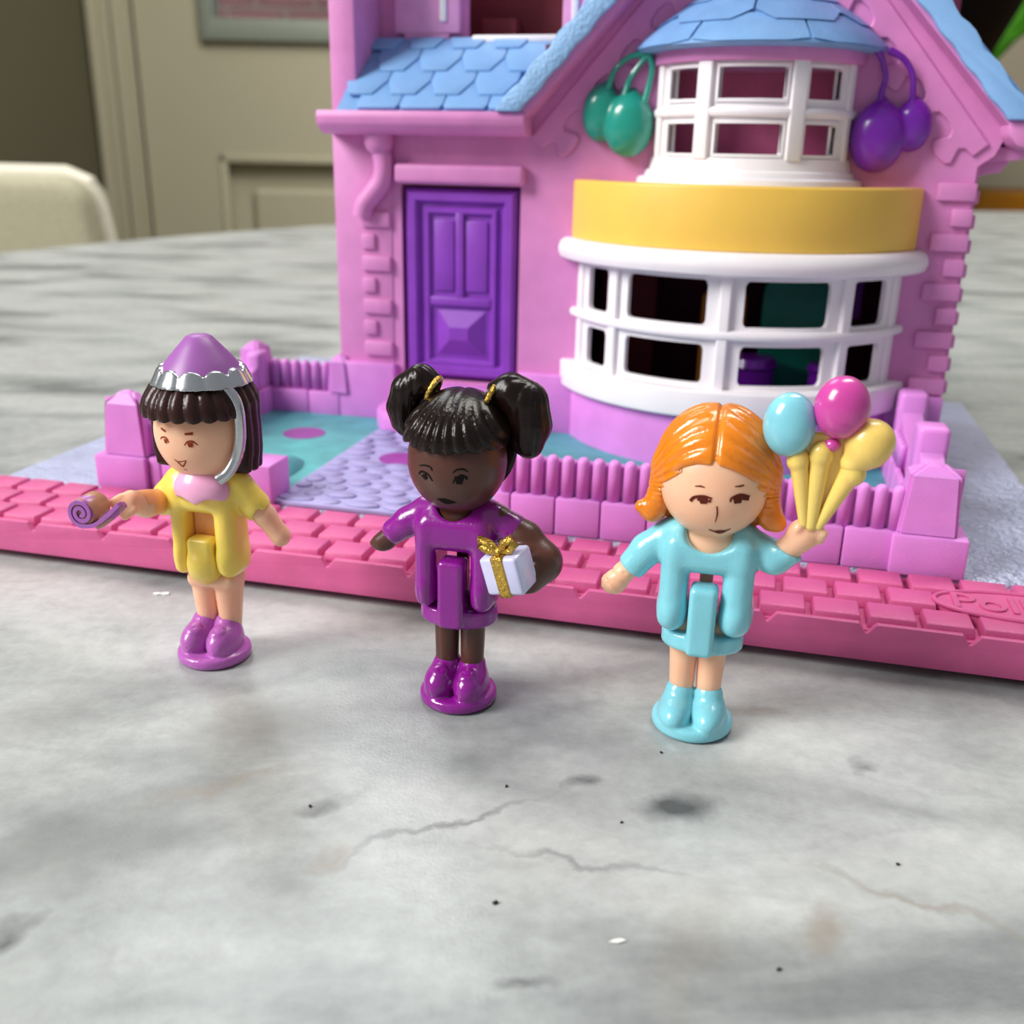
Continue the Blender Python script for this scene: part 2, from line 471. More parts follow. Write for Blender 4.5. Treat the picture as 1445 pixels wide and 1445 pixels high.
# marble table
def marble():
    m = NT('grey_white_marble'); v = m.coords()
    vv = m.coords((1, 1.9, 1), (0, 0, R(-24)))
    n0 = m.noise(vv, 0.3, 5, 0.5, 0.4)
    base = m.ramp(n0, [(0.34, lin((112, 116, 117))), (0.46, lin((158, 162, 161))), (0.58, lin((178, 181, 180))), (0.75, lin((164, 166, 162)))])
    n1 = m.noise(vv, 0.5, 8, 0.6, 1.2)                       # thin drifting veins
    a = m.n('ShaderNodeMath', operation='SUBTRACT'); m.l(n1, a.inputs[0]); a.inputs[1].default_value = 0.5
    b = m.n('ShaderNodeMath', operation='ABSOLUTE'); m.l(a.outputs[0], b.inputs[0])
    vein = m.ramp(b.outputs[0], [(0.0, (0.16, 0.16, 0.16)), (0.06, (0, 0, 0))])
    col = m.mix(vein, base, lin((132, 135, 134)))
    n2 = m.noise(v, 6, 4, 0.7)
    col = m.mix(0.12, col, m.ramp(n2, [(0.35, (0.25, 0.25, 0.25)), (0.65, (0.95, 0.95, 0.95))]), 'OVERLAY')
    wv = m.n('ShaderNodeTexNoise'); wv.inputs['Scale'].default_value = 2.2; wv.inputs['Detail'].default_value = 5; m.l(v, wv.inputs['Vector'])
    sub = m.n('ShaderNodeVectorMath', operation='SUBTRACT'); m.l(wv.outputs['Color'], sub.inputs[0]); sub.inputs[1].default_value = (0.5, 0.5, 0.5)
    sc = m.n('ShaderNodeVectorMath', operation='SCALE'); m.l(sub.outputs[0], sc.inputs[0]); sc.inputs['Scale'].default_value = 0.55
    ad = m.n('ShaderNodeVectorMath', operation='ADD'); m.l(v, ad.inputs[0]); m.l(sc.outputs[0], ad.inputs[1])
    spots = SPOTS
    for x, y, sx, sy, rz, k, c in spots:
        mp = m.n('ShaderNodeMapping', vector_type='TEXTURE'); mp.inputs['Location'].default_value = (x - 59, y - 14, 74)
        mp.inputs['Rotation'].default_value = (0, 0, R(rz)); mp.inputs['Scale'].default_value = (sx, sy, 3)
        m.l(ad.outputs[0], mp.inputs[0])
        gr = m.n('ShaderNodeTexGradient', gradient_type='SPHERICAL'); m.l(mp.outputs[0], gr.inputs[0]); k = k * .82
        mu = m.n('ShaderNodeMath', operation='MULTIPLY'); mu.use_clamp = True; m.l(gr.outputs['Fac'], mu.inputs[0]); mu.inputs[1].default_value = k
        col = m.mix(mu.outputs[0], col, lin(c))
    m.l(col, m.p.inputs['Base Color'])
    m.p.inputs['Roughness'].default_value = 0.27
    m.p.inputs['Specular IOR Level'].default_value = 0.45
    m.bump(m.noise(v, 40, 3), 0.0015)
    return m.m
DK, BR = (84, 86, 86), (134, 124, 112)
SPOTS = [(1.15, 5.46, .36, .27, 10, 1.7, DK), (-1.15, 5.4, .2, .1, 20, .9, DK), (-1.05, 4.95, .3, .12, 30, .7, BR), (-1.65, 6.4, .95, .5, 25, 1.0, (116, 117, 115)),
         (-2.5, 5.0, 1.0, .45, 20, .9, (122, 124, 123)), (-2.7, 4.25, .25, .12, 50, 1.1, DK), (0.12, 3.95, .22, .07, 10, 1.0, DK), (1.75, 4.4, .25, .14, 50, .9, BR),
         (0.55, 5.75, .12, .1, 0, 1.0, DK), (2.55, 6.0, .15, .1, 0, .8, DK), (-1.95, 5.6, .7, .12, 25, .6, BR), (-0.35, 5.25, .95, .045, 28, .8, DK), (0.45, 4.95, .8, .04, -8, .6, DK),
         (1.9, 6.7, .35, .12, 0, .7, BR), (2.4, 4.6, .9, .05, -30, .7, BR), (-2.2, 7.3, 1.2, .2, 10, .5, (150, 151, 150)), (1.0, 4.2, .9, .2, 70, .35, BR),
         (-3.6, 6.3, .8, .3, 30, .5, (145, 146, 145)), (-3.1, 3.9, .6, .1, -15, .5, DK)]
M['marble'] = marble()
def capped(prof, n=128):
    bm = bmesh.new(); add_ring_profile(bm, 0, 0, prof, 0, 360, n, False); return bm_me(bm)
tb = thing('round_table', 'round grey and white marble table under the toy house and dolls', 'table', (59, 14, FZ))
put('tabletop', capped([(0, 74), (40, 74), (83.6, 74), (83.88, 73.9), (84, 73.6), (84, 72.4), (83.6, 72), (40, 72), (0, 72)]), 'marble', tb, loc=(0, 0, 0))
M['wood'] = plastic('warm_yellow_wood', (150, 96, 12), 0.5, 0, 0.1, spec=.25)
put('pedestal', lathe(0, 0, [(0, 0), (34, 0), (34, 3), (10, 7), (7, 20), (7, 60), (14, 72), (0, 72)], 40), 'white', tb)
# upholstered chair behind the table on the left
M['cream'] = plastic('cream_upholstery', (168, 163, 138), 0.75, 0, 0.06, 0.05, 3)
M['creamlit'] = plastic('lit_edge_cream', (216, 210, 192), 0.6)
ch = thing('dining_chair', 'cream upholstered dining chair behind the left edge of the table', 'chair', (-46, 78, FZ))
def backshape(w0, w1, z0, z1, r):
    p = [(-w0, z0), (w0, z0)]
    for i in range(7):
        a = i / 6 * math.pi / 2; p.append((w1 - r + r * math.cos(a), z1 - r + r * math.sin(a)))
    for i in range(7):
        a = math.pi / 2 + i / 6 * math.pi / 2; p.append((-w1 + r + r * math.cos(a), z1 - r + r * math.sin(a)))
    return p
put('backrest', prism(backshape(18.2, 14.6, 44, 76.0, 2.2), -3, 2.5, bev=1.0, seg=3), 'cream', ch)
put('lit_edge', tube([(x, -.3, z) for x, z in [(16, 62), (15.2, 69), (14.5, 73.8), (13.9, 75.4), (12.4, 76.0), (0, 76.1), (-12.4, 76.0), (-13.9, 75.4), (-14.5, 73.8), (-15.2, 69), (-16, 62)]], 0.7), 'creamlit', ch)  # pale strip added as painted light along the top edge of the chair
put('seat', box(-21, 21, -42, 0, 40, 47, bev=2.2, seg=3), 'cream', ch)
for x in (-18, 18):
    for y in (-39, 0): put('leg', box(x - 1.8, x + 1.8, y - 1.8, y + 1.8, 0, 41, bev=.3), 'wood', ch)
# wooden sideboard and dark planter on the right
sb = thing('sideboard', 'low cabinet with a yellow wooden top beyond the right of the table', 'cabinet', (120, 152, FZ))
put('cabinet_top', box(-56, 56, -22, 20, 70, 74.6, bev=.4), 'wood', sb)
put('carcass', box(-54, 54, -19, 18, 8, 70.2, bev=.3), 'doorpaint', sb)
for k in range(3):
    d_ = put('door', box(-53 + k * 35.6, -53 + k * 35.6 + 34.4, -20.2, -19, 12, 67, bev=.3), 'doorpaint', sb)
for x in (-48, 48): put('foot', box(x - 3, x + 3, -15, 14, 0, 8.2), 'wood', sb)
M['pot'] = plastic('black_cherry_glaze', (12, 5, 8), 0.6, spec=.15)
M['leaf'] = plastic('bright_green_leaf', (70, 150, 8), 0.4, 0, 0.35)
M['leafdark'] = plastic('deep_green_leaf', (14, 60, 10), 0.45, 0, 0.25)
M['soil'] = plastic('potting_soil', (30, 20, 16), 0.9)
pl = thing('potted_plant', 'long-leaved green plant in a black flared pot behind the toy roof', 'plant', (41.5, 143, FZ + 74.6))
put('pot', lathe(0, 0, [(0, 0), (11, 0), (12, 1), (26, 30), (27.5, 32), (26.5, 32), (25, 30.5), (0, 29)], 40), 'pot', pl)
put('soil', lathe(0, 0, [(0, 28.6), (24.6, 28.6), (24.6, 27.6), (0, 27.6)], 30), 'soil', pl)
def leafblade(path, w, mat, parent):
    P = smooth_path(path, 7); vs, fs = [], []; n = len(P)
    for i, p in enumerate(P):
        t = i / (n - 1); ww = w * (math.sin(math.pi * min(1, t * 0.93 + 0.07)) ** 0.7) / 2
        side = np.array([0.9, 0.35, 0])
        for s, dz in ((-1, .25), (0, 0), (1, .25)): vs.append(tuple(p + side * s * ww + np.array([0, 0, dz * ww])))
        for s, dz in ((-1, .25), (0, 0), (1, .25)): vs.append(tuple(p + side * s * ww + np.array([0, 0, dz * ww - 0.15])))
    for i in range(n - 1):
        a = i * 6; b = a + 6
        for k in range(2):
            fs.append((a + k, a + k + 1, b + k + 1, b + k)); fs.append((a + 3 + k, b + 3 + k, b + 4 + k, a + 4 + k))
        fs.append((a, b, b + 3, a + 3)); fs.append((a + 2, a + 5, b + 5, b + 2))
    return put('leaf', me_from(vs, fs), mat, parent, smooth=60)
for k in range(16):
    an = k * 2.4 + .3; rr = 12 + 6 * rnd.random(); hh = 34 + 22 * rnd.random()
    c, s = math.cos(an), math.sin(an)
    leafblade([(2 * c, 2 * s, 28), (rr * .35 * c, rr * .35 * s, 28 + hh * .6), (rr * .8 * c, rr * .8 * s, 28 + hh), (rr * 1.5 * c, rr * 1.5 * s, 28 + hh * .75)], 5, 'leafdark' if k % 3 else 'leaf', pl)
leafblade([(0, -8, 28), (9, -20, 40), (19, -28, 34), (14, -27, 22), (9, -25, 13)], 5.5, 'leaf', pl)
leafblade([(0, -8, 28), (16, -18, 42), (26, -28, 34), (17, -27.5, 22), (10, -25.5, 15)], 4.5, 'leaf', pl)

# ------------------------------------------------------------------ the toy house (own axes: x along its front, y back, z up)
HO, HA = (-0.582, 8.265, 0), R(-14)
house = thing('toy_house', 'pink plastic toy house with blue roofs and yellow-banded bay on a brick-edged base', 'toy house', HO, HA)
PX, PB = 5.76, 9.0
# base: thin underside that stands on the table, main slab with a chamfered front
base = put('base_plate', box(-PX + .6, PX - .6, 0.75, PB - .5, 0.0, 0.2, bev=.02), 'lavender', house, loc=(0, 0, 0)); tag(base, 'lavender underside of the base')
slab = put('base_slab', box(-PX, PX, 1.28, PB, 0.1, 0.415, bev=.04), 'lavrough', house); tag(slab, 'grainy lavender slab of the base')
border = put('brick_border', None or bpy.data.meshes.new('x'), None, house) if False else None
bm = bmesh.new()
# front wall of the border: top edge notched with small V cuts
pts = [(-PX, .1), (PX, .1)]; top = [PX]
nx = [-5.17 + .8 * k for k in range(14)]
poly = [(-PX, .1), (PX, .1), (PX, .435)]
for x in sorted([n for n in nx if -PX + .1 < n < PX - .1], reverse=True):
    poly += [(x + .075, .435), (x + .01, .352), (x - .01, .352), (x - .06, .435)]
poly += [(-PX, .435)]
add_prism(bm, poly, -.012, .05, bev=.012, seg=2)
add_box(bm, -PX, PX, 0.03, 1.3, .1, .362, 0)
border = put('brick_border', bm_me(bm), 'brick', house, smooth=40); tag(border, 'bright pink border moulded as rows of bricks')
bk = box(-.2, .2, -.178, .178, 0, .098, bev=.013, seg=2, top=(.016, .03)); bk.materials.append(M['brick'])
bk.polygons.foreach_set('use_smooth', [True] * len(bk.polygons)); bk.set_sharp_from_angle(angle=R(40))
OV = (4.98, 0.62, .76, .29)       # oval badge centre and radii
nb = 0
for row, (yc, x0) in enumerate(((1.03, 3.37), (.645, 3.15), (.26, 2.95))):
    k0 = int((x0 + PX) / .445)
    for k in range(-k0, 8):
        x = x0 + k * .445
        if abs(x) > PX - .12: continue
        if ((x - OV[0]) / (OV[2] + .02)) ** 2 + ((yc - OV[1]) / (OV[3] + .02)) ** 2 < 1: continue
        inst('brick', bk, border, (x, yc, .358 + rnd.uniform(-.004, .004)), (0, 0, rnd.uniform(-.01, .01)))
# short bricks left between the badge and the joints
badge = bmesh.new()
for rx, ry in ((OV[2], OV[3]),):
    add_tube(badge, [(OV[0] + rx * math.cos(a), OV[1] + ry * math.sin(a), .466) for a in [i * 2 * math.pi / 48 for i in range(49)]], .022, 8, cap=False)
add_prism(badge, [(OV[0] + OV[2] * math.cos(i * math.pi / 24), OV[1] + OV[3] * math.sin(i * math.pi / 24)) for i in range(48)], .36, .463, axis='z')
ov = put('oval_badge', bm_me(badge), 'brick', border, smooth=40)
def text_mesh(s, size, depth, bevel=0.004):
    c = bpy.data.curves.new('t', 'FONT'); c.body = s; c.size = size; c.extrude = depth; c.bevel_depth = bevel; c.align_x = 'LEFT'
    o = bpy.data.objects.new('t', c); COL.objects.link(o); bpy.context.view_layer.update()
    me = bpy.data.meshes.new_from_object(o.evaluated_get(bpy.context.evaluated_depsgraph_get())); bpy.data.objects.remove(o); bpy.data.curves.remove(c)
    return me
lt = put('lettering', text_mesh('Polly', .44, .012), 'brick', ov, smooth=40, loc=(4.34, .48, .466)); 

def disc(r, z0, z1, n=32, k=1.0):
    return lathe(0, 0, [(0, z1), (r * .92, z1), (r, z1 - .006), (r, z0), (0, z0)], n)
# teal turf and lavender cobbled path
turf = put('turf', box(-4.42, 4.4, 1.5, 5.1, .41, .455, bev=.01), 'teal', house); tag(turf, 'teal turf inside the fence')
path = put('garden_path', box(-2.4, -.25, 1.28, 5.0, .415, .462, bev=.008), 'lavender', house); tag(path, 'lavender cobbled path to the door')
stones = []
y = 1.3; row = 0
while y < 4.35:
    h = .2 + .07 * rnd.random(); x = -2.39 + (row % 2) * -.0
    while x < -.27:
        w = (.2 + .3 * rnd.random()) * (0.8 if rnd.random() < .3 else 1)
        x1 = min(x + w, -.26)
        if -.26 - x1 < .12: x1 = -.26
        if ((x + x1) / 2 + 1.62) ** 2 / .11 + (y + h / 2 - 3.13) ** 2 / .1 > 1:
            g = .03; cx, cy = (x + x1) / 2, y + h / 2; n = 8; pl_ = []
            for i in range(n):
                a = (i + .5) / n * 2 * math.pi; q = max(abs(math.cos(a)), abs(math.sin(a)))
                pl_.append(((x1 - x - g) / 2 * math.cos(a) / q * rnd.uniform(.88, 1), (h - g) / 2 * math.sin(a) / q * rnd.uniform(.85, 1)))
            me = prism(pl_, 0, .03, axis='z', bev=.009, seg=1)
            stones.append(put('cobblestone', me, 'lavender', path, smooth=50, loc=(cx, cy, .45 + rnd.uniform(-.008, .006)), rot=(rnd.uniform(-.03, .03), rnd.uniform(-.03, .03), 0)))
        x = x1
    y += h; row += 1
for (x, y, r) in ((-3.25, 3.88, .28), (-1.62, 3.13, .25)):
    h_ = put('peg_hole', lathe(0, 0, [(0, .003), (r - .03, .003), (r, .006), (r, 0), (0, 0)], 32), 'hole', house, loc=(x, y, .455 if x < -2.4 else .466)); tag(h_, 'round purple peg hole')

# fences: base blocks, round-topped pickets, heavy corner posts
def block(par, x0, x1, y0, y1, z1, mat='fence'): return put('base_block', box(x0, x1, y0, y1, .41, z1, bev=.025), mat, par)
pk = bmesh.new()
add_ring_profile(pk, 0, 0, [(0, .62), (.03, .612), (.052, .585), (.062, .55), (.066, 0), (0, 0)], 0, 360, 14, False)
pkm = bm_me(pk); pkm.materials.append(M['fence']); pkm.polygons.foreach_set('use_smooth', [True] * len(pkm.polygons))
def post(par, x0, x1, y0, y1, z0, z1, tx=.03, cap=.1, loc=None, rz=0):
    bm = bmesh.new(); add_box(bm, x0, x1, y0, y1, z0, z1 - cap, 0, top=(tx, tx * .6))
    xx0, xx1, yy0, yy1 = x0 + tx, x1 - tx, y0 + tx * .6, y1 - tx * .6
    b2 = bmesh.new()
    cx, cy = (xx0 + xx1) / 2, (yy0 + yy1) / 2
    lo = [b2.verts.new(v) for v in ((xx0, yy0, z1 - cap - .002), (xx1, yy0, z1 - cap - .002), (xx1, yy1, z1 - cap - .002), (xx0, yy1, z1 - cap - .002))]
    hi = [b2.verts.new((cx + sx * (xx1 - xx0) * .16, cy + sy * (yy1 - yy0) * .16, z1)) for sx, sy in ((-1, -1), (1, -1), (1, 1), (-1, 1))]
    b2.faces.new(lo[::-1]); b2.faces.new(hi)
    for i in range(4): b2.faces.new((lo[i], lo[(i + 1) % 4], hi[(i + 1) % 4], hi[i]))
    merge(bm, b2); bmesh.ops.remove_doubles(bm, verts=bm.verts, dist=.004)
    bmesh.ops.bevel(bm, geom=bm.edges[:], offset=.03, segments=2, affect='EDGES', clamp_overlap=True)
    return put('post', bm_me(bm), 'fence', par)
def run(name, label, par, x0, x1, y, first, zb=.80, ztop=1.22):
    f = put(name, box(x0, x1, y - .02, y + .1, .41, ztop - .07, bev=.02), 'fence', par); tag(f, label)
    for x in first:
        inst('picket', pkm, f, (x, y - .035, zb - .03), scale=(1, 1, (ztop - zb + .03) / .62))
    return f
yF = 1.42
fr = run('front_fence', 'right-hand run of the front picket fence', house, .1, 4.2, yF, [.2 + .155 * k for k in range(25)])
for k in range(9):
    a = max(-.2 + k * .46, .08); b = min(-.2 + k * .46 + .45, 3.93)
    block(fr, a, b, 1.28, 1.58, .8)
post(fr, 3.93, 4.46, 1.26, 1.6, .78, 1.46, .045, .1)
block(fr, 3.9, 4.56, 1.22, 1.66, .8)
fl = run('front_fence', 'left-hand run of the front picket fence', house, -4.2, -2.9, yF, [-3.7 + .155 * k for k in range(6)])
for a, b in ((-3.86, -3.72), (-3.71, -3.25), (-3.24, -2.82)): block(fl, a, b, 1.28, 1.58, .8)
post(fl, -4.4, -3.86, 1.26, 1.62, .78, 1.5, .05, .12)
block(fl, -4.5, -3.87, 1.22, 1.66, .8)
block(fl, -2.84, -2.35, 1.2, 1.66, .86)
# side fences: boards with swooping tops between posts
def side(par, name, label, x0, x1, posts, drop, yend):
    top = []
    for (ya, za), (yb, zb) in zip(posts[:-1], posts[1:]):
        for i in range(9):
            t = i / 8; top.append((ya + (yb - ya) * t, za + (zb - za) * t - drop * math.sin(math.pi * t) ** .6))
    poly = [(posts[0][0], .41), (yend, .41)] + [(yend, top[-1][1])] + top[::-1]
    bm = bmesh.new(); add_prism(bm, poly, x0 + .04, x1 - .04, bev=.02, axis='x')
    for ya, za in posts[1:]: add_box(bm, x0 - .0, x1 + .0, ya - .17, ya + .17, .41, za + .09, .06, 3)
    s = put(name, bm_me(bm), 'fence', par); tag(s, label)
    return s
sr = side(house, 'side_fence', 'right-hand side fence with swooping top', 4.2, 4.52, [(1.5, 1.4), (2.85, 1.38), (4.5, 1.38)], .3, 5.2)
sl = side(house, 'side_fence', 'left-hand side fence with swooping top', -4.52, -4.3, [(1.5, 1.4), (3.2, 1.3), (4.9, 1.22)], .25, 5.2)
for s_, xs, sg in ((sr, 4.2, -1), (sl, -4.3, 1)):
    for k in range(8): block(s_, min(xs, xs + sg * .07), max(xs, xs + sg * .07), 1.7 + k * .42, 2.1 + k * .42, .8)
    inst_ys = [1.72 + .165 * k for k in range(20)]
    for yy in inst_ys:
        if min(abs(yy - p) for p in (2.85, 3.2, 4.5, 4.9)) > .22: inst('picket', pkm, s_, (xs + sg * .0, yy, .77), scale=(.8, .8, .47))
fb = run('back_fence', 'back picket fence left of the door', house, -4.5, -3.0, 5.06, [-4.2 + .155 * k for k in range(6)], ztop=1.2)
for a, b in ((-4.6, -4.25), (-4.24, -3.68), (-3.67, -3.2)): block(fb, a, b, 4.92, 5.2, .78)
post(fb, -3.36, -3.04, 4.9, 5.2, .76, 1.32, .03, .1)
post(fb, -4.72, -4.36, 4.85, 5.3, .76, 1.42, .04, .1)

# walls
YW = 5.1
fw_open = [[(.22, .64), (4.02, .64), (4.02, 2.78), (.22, 2.78)], [(1.25, 4.0), (3.1, 4.0), (3.1, 4.98), (1.25, 4.98)], [(-2.27, 1.04), (-.64, 1.04), (-.64, 3.62), (-2.27, 3.62)]]
gab = [(-2.42, .43), (4.72, .43), (4.74, 3.98), (4.9, 4.1), (4.98, 4.3), (4.98, 4.42), (2.15, 7.5), (-.62, 4.4), (-.62, 4.26), (-2.42, 4.26)]
fw = put('front_wall', prism(gab, YW, YW + .16, holes=fw_open), 'house', house, smooth=None); tag(fw, 'pink gabled front wall')
put('corner_strip', box(-3.22, -2.4, YW - .02, YW + 1.0, .43, 4.3, bev=.03), 'house', fw)
col = put('corner_wall', box(-3.22, -2.86, YW + .0, 8.3, .43, 9.2, bev=.04), 'house', house); tag(col, 'tall pink left side wall')
def quoin(par, x0, x1, z0, z1, y=None):
    y = YW if y is None else y
    return put('quoin', box(x0, x1, y - .07, y + .03, z0, z1, bev=.022), 'house', par)
for k in range(7):
    z1 = 3.26 - k * .2885
    if k % 2 == 0: quoin(fw, -2.83, -2.42, z1 - .2, z1)
    else: quoin(fw, -2.83, -2.64, z1 - .2, z1)
for k in range(9):
    z1 = 3.8 - k * .285
    quoin(fw, 4.35 if k % 2 == 0 else 4.54, 4.77, z1 - .2, z1)
# wall plinth (moulded with the base)
for q in ((-3.26, -2.36, 4.94, 1.24, .04), (-.62, .3, 4.98, 1.24, .03), (4.0, 4.78, 4.98, 1.3, .03)):
    put('plinth', box(q[0], q[1], q[2], 5.12, .43, q[3], bev=q[4]), 'fence', house)
put('door_step', prism([(-2.52, 5.2), (-2.52, 4.72), (-2.46, 4.5), (-2.3, 4.34), (-2.0, 4.24), (-.95, 4.24), (-.65, 4.34), (-.48, 4.5), (-.42, 4.72), (-.42, 5.2)], .43, .72, axis='z', bev=.05), 'fence', house)
put('upper_step', box(-2.2, -.72, 4.8, 5.2, .6, 1.0, bev=.05), 'fence', house)
# door
dr = put('door', box(-2.22, -.68, 5.14, 5.2, 1.08, 3.58, bev=.01), 'door', house)
tag(dr, 'purple panelled door with a letter flap')
def frame(x0, x1, z0, z1, w, y0, y1, slope=0.03):
    """mitred picture-frame moulding, raised at its outer edge"""
    bm = bmesh.new()
    O_ = [(x0, z0), (x1, z0), (x1, z1), (x0, z1)]; I_ = [(x0 + w, z0 + w), (x1 - w, z0 + w), (x1 - w, z1 - w), (x0 + w, z1 - w)]
    J_ = [(x0 + slope, z0 + slope), (x1 - slope, z0 + slope), (x1 - slope, z1 - slope), (x0 + slope, z1 - slope)]
    K_ = [(x0 + w - slope, z0 + w - slope), (x1 - w + slope, z0 + w - slope), (x1 - w + slope, z1 - w + slope), (x0 + w - slope, z1 - w + slope)]
    a = [bm.verts.new((x, y1, z)) for x, z in O_]; b = [bm.verts.new((x, y0, z)) for x, z in J_]
    c = [bm.verts.new((x, y0, z)) for x, z in K_]; d = [bm.verts.new((x, y1, z)) for x, z in I_]
    for p, q in ((a, b), (b, c), (c, d)):
        for i in range(4): bm.faces.new((p[i], p[(i + 1) % 4], q[(i + 1) % 4], q[i]))
    return bm_me(bm)
put('door_frame', frame(-2.22, -.68, 1.08, 3.58, .21, 5.06, 5.15, .06), 'door', dr, smooth=20)
put('panel_frame', frame(-1.98, -.92, 1.22, 3.36, .13, 5.09, 5.15, .045), 'door', dr, smooth=20)
put('middle_stile', box(-1.52, -1.4, 5.085, 5.15, 2.18, 3.28, bev=.025), 'door', dr)
put('lock_rail', box(-1.88, -1.02, 5.085, 5.15, 2.06, 2.19, bev=.03), 'door', dr)
for x0, x1 in ((-1.82, -1.54), (-1.38, -1.08)): put('door_panel', box(x0, x1, 5.11, 5.15, 2.26, 3.18, bev=.02), 'door', dr)
bm = bmesh.new()
Ov = [(-1.8, 1.38), (-1.08, 1.38), (-1.08, 2.03), (-1.8, 2.03)]; Iv = [(-1.58, 1.62), (-1.32, 1.62), (-1.32, 1.79), (-1.58, 1.79)]
a = [bm.verts.new((x, 5.15, z)) for x, z in Ov]; b = [bm.verts.new((x, 5.02, z)) for x, z in Iv]
for i in range(4): bm.faces.new((a[i], a[(i + 1) % 4], b[(i + 1) % 4], b[i]))
bm.faces.new(b)
put('raised_panel', bm_me(bm), 'door', dr, smooth=None)
put('door_reveal', prism([(-2.42, 1.0), (-.5, 1.0), (-.5, 3.75), (-2.42, 3.75)], 5.3, 5.36), 'plum', dr, smooth=None)
put('lintel', box(-2.32, -.57, 4.94, 5.13, 3.63, 3.88, bev=.06, seg=3), 'house', fw)
# gutter and downpipe
gt = bmesh.new()
gp = [(4.72, 4.5), (4.72, 4.38)] + [(4.9 + .17 * math.cos(a), 4.38 + .15 * math.sin(a)) for a in [math.pi + i * math.pi / 12 for i in range(1, 13)]] + [(5.16, 4.38), (5.16, 4.5)]
gp = [(4.62, 4.5), (4.6, 4.42), (4.62, 4.34), (4.7, 4.26), (4.82, 4.22), (5.14, 4.22), (5.14, 4.5)]
add_prism(gt, gp, -3.22, -.5, bev=.02, axis='x')
put('gutter', bm_me(gt), 'house', house)
dp = bmesh.new()
add_ring_profile(dp, -2.52, 4.98, [(0, 4.3), (.185, 4.3), (.19, 4.12), (.165, 4.05), (.12, 4.0), (.0, 3.98)], 0, 360, 20, False)
add_tube(dp, smooth_path([(-2.5, 5.0, 4.04), (-2.47, 5.0, 3.84), (-2.5, 5.0, 3.66), (-2.62, 5.0, 3.5), (-2.74, 5.0, 3.36), (-2.79, 5.0, 3.2)], 6), [.13 + 0 * i for i in range(31)], 14)
put('downpipe', bm_me(dp), 'house', house)
# puzzle-edged bargeboards
def barge(sgn):
    """board under the verge with a jigsaw-wavy lower edge"""
    ax, az = (2.15, 7.3); fx, fz = (-.52, 4.22) if sgn < 0 else (4.82, 4.22)
    d = np.array([fx - ax, fz - az]); L = np.linalg.norm(d); d /= L; nrm = np.array([-d[1], d[0]]); nrm *= 1 if nrm[1] < 0 else -1
    up = [(ax, az), (fx, fz)]; low = []
    n = 8; s = L / n
    for i in range(n * 12 + 1):
        t = i / 12; ph = t % 1
        u_ = (t + .19 * math.sin(4 * math.pi * ph)) * s
        v_ = .35 - .15 * math.cos(2 * math.pi * ph)
        p = np.array([ax, az]) + d * u_ + nrm * v_
        p[0] = min(p[0], ax) if sgn < 0 else max(p[0], ax)
        low.append(tuple(p))
    poly = [up[1]] + low[::-1] + [up[0]]
    if sgn > 0: poly = poly[::-1]
    return poly
for sgn, lb in ((-1, 'left bargeboard with a wavy puzzle edge'), (1, 'right bargeboard with a wavy puzzle edge')):
    o = put('bargeboard', prism(barge(sgn), YW - .04, YW + .02, bev=.012, seg=1), 'house', fw, smooth=30); tag(o, lb)
# verges and main roof: blue strip standing forward of the gable
def verge(sgn):
    """blue verge face; its foot is cut level with the gutter"""
    n = 40; ax, az = 2.15, 7.42; fx, fz = (-.55, 4.5) if sgn < 0 else (4.88, 4.46)
    d = np.array([fx - ax, fz - az]); L = np.linalg.norm(d); d /= L; nr = np.array([-d[1], d[0]]); nr *= 1 if nr[1] > 0 else -1
    P0 = []; P1 = []
    for i in range(n + 1):
        t = i / n; p = np.array([ax, az]) + d * L * t
        q = np.array([ax, az]) + d * (L + .22 * (abs(d[1] / d[0]) ** -1 if False else .9)) * t
        P0.append(tuple(p + nr * .012 * math.sin(t * 60)))
        P1.append((max(min(9, 0), 0) + q[0] + nr[0] * (.21 + .045 * abs(math.sin(t * 9 * math.pi))), max(fz, q[1] + nr[1] * (.21 + .045 * abs(math.sin(t * 9 * math.pi))))))
    P0[-1] = (fx, fz); P1[-1] = (fx + sgn * .31, fz)
    return P0 + P1[::-1]
vl = put('verge', prism(verge(-1), 4.55, 4.95, bev=.02), 'blue2', house, smooth=40); tag(vl, 'left blue roof verge')
vr = put('verge', prism(verge(1), 4.55, 4.95, bev=.02), 'blue3', house, smooth=40); tag(vr, 'right blue roof verge')
# pink soffit boards under each verge, and the main roof slopes running back
for sgn, fx, fz in ((-1, -.6, 4.3), (1, 4.98, 4.3)):
    d = np.array([fx - 2.15, fz - 7.27]); d /= np.linalg.norm(d); nr = np.array([-d[1], d[0]]); nr *= 1 if nr[1] > 0 else -1
    A, B = np.array([2.15, 7.3]), np.array([fx, fz + .04])
    put('soffit', prism([tuple(A), tuple(B), tuple(B + nr * .12), tuple(A + nr * .12)], 4.64, YW + .1), 'house', house, smooth=None)
    A, B = np.array([2.15, 7.5]), np.array([fx + .1 * sgn, fz + .22])
    put('roof_slope', prism([tuple(A), tuple(B), tuple(B + nr * .14), tuple(A + nr * .14)], 4.93, 8.4), 'blue', house, smooth=None)
# right eaves: gutter end and bracket
bm = bmesh.new()
gp2 = [(4.9, 4.46), (4.93, 4.3), (5.02, 4.2), (5.16, 4.16), (5.3, 4.2), (5.36, 4.3), (5.38, 4.46)]
add_prism(bm, gp2, 4.62, 8.2, bev=.03)
add_prism(bm, [(4.7, 4.2), (5.3, 4.2), (5.22, 4.06), (4.7, 4.02)], 5.2, 8.2, bev=.02)
add_prism(bm, [(4.7, 4.06), (5.12, 4.06), (5.02, 3.92), (4.7, 3.86)], 5.26, 8.2, bev=.02)
put('eaves_gutter', bm_me(bm), 'house', house)
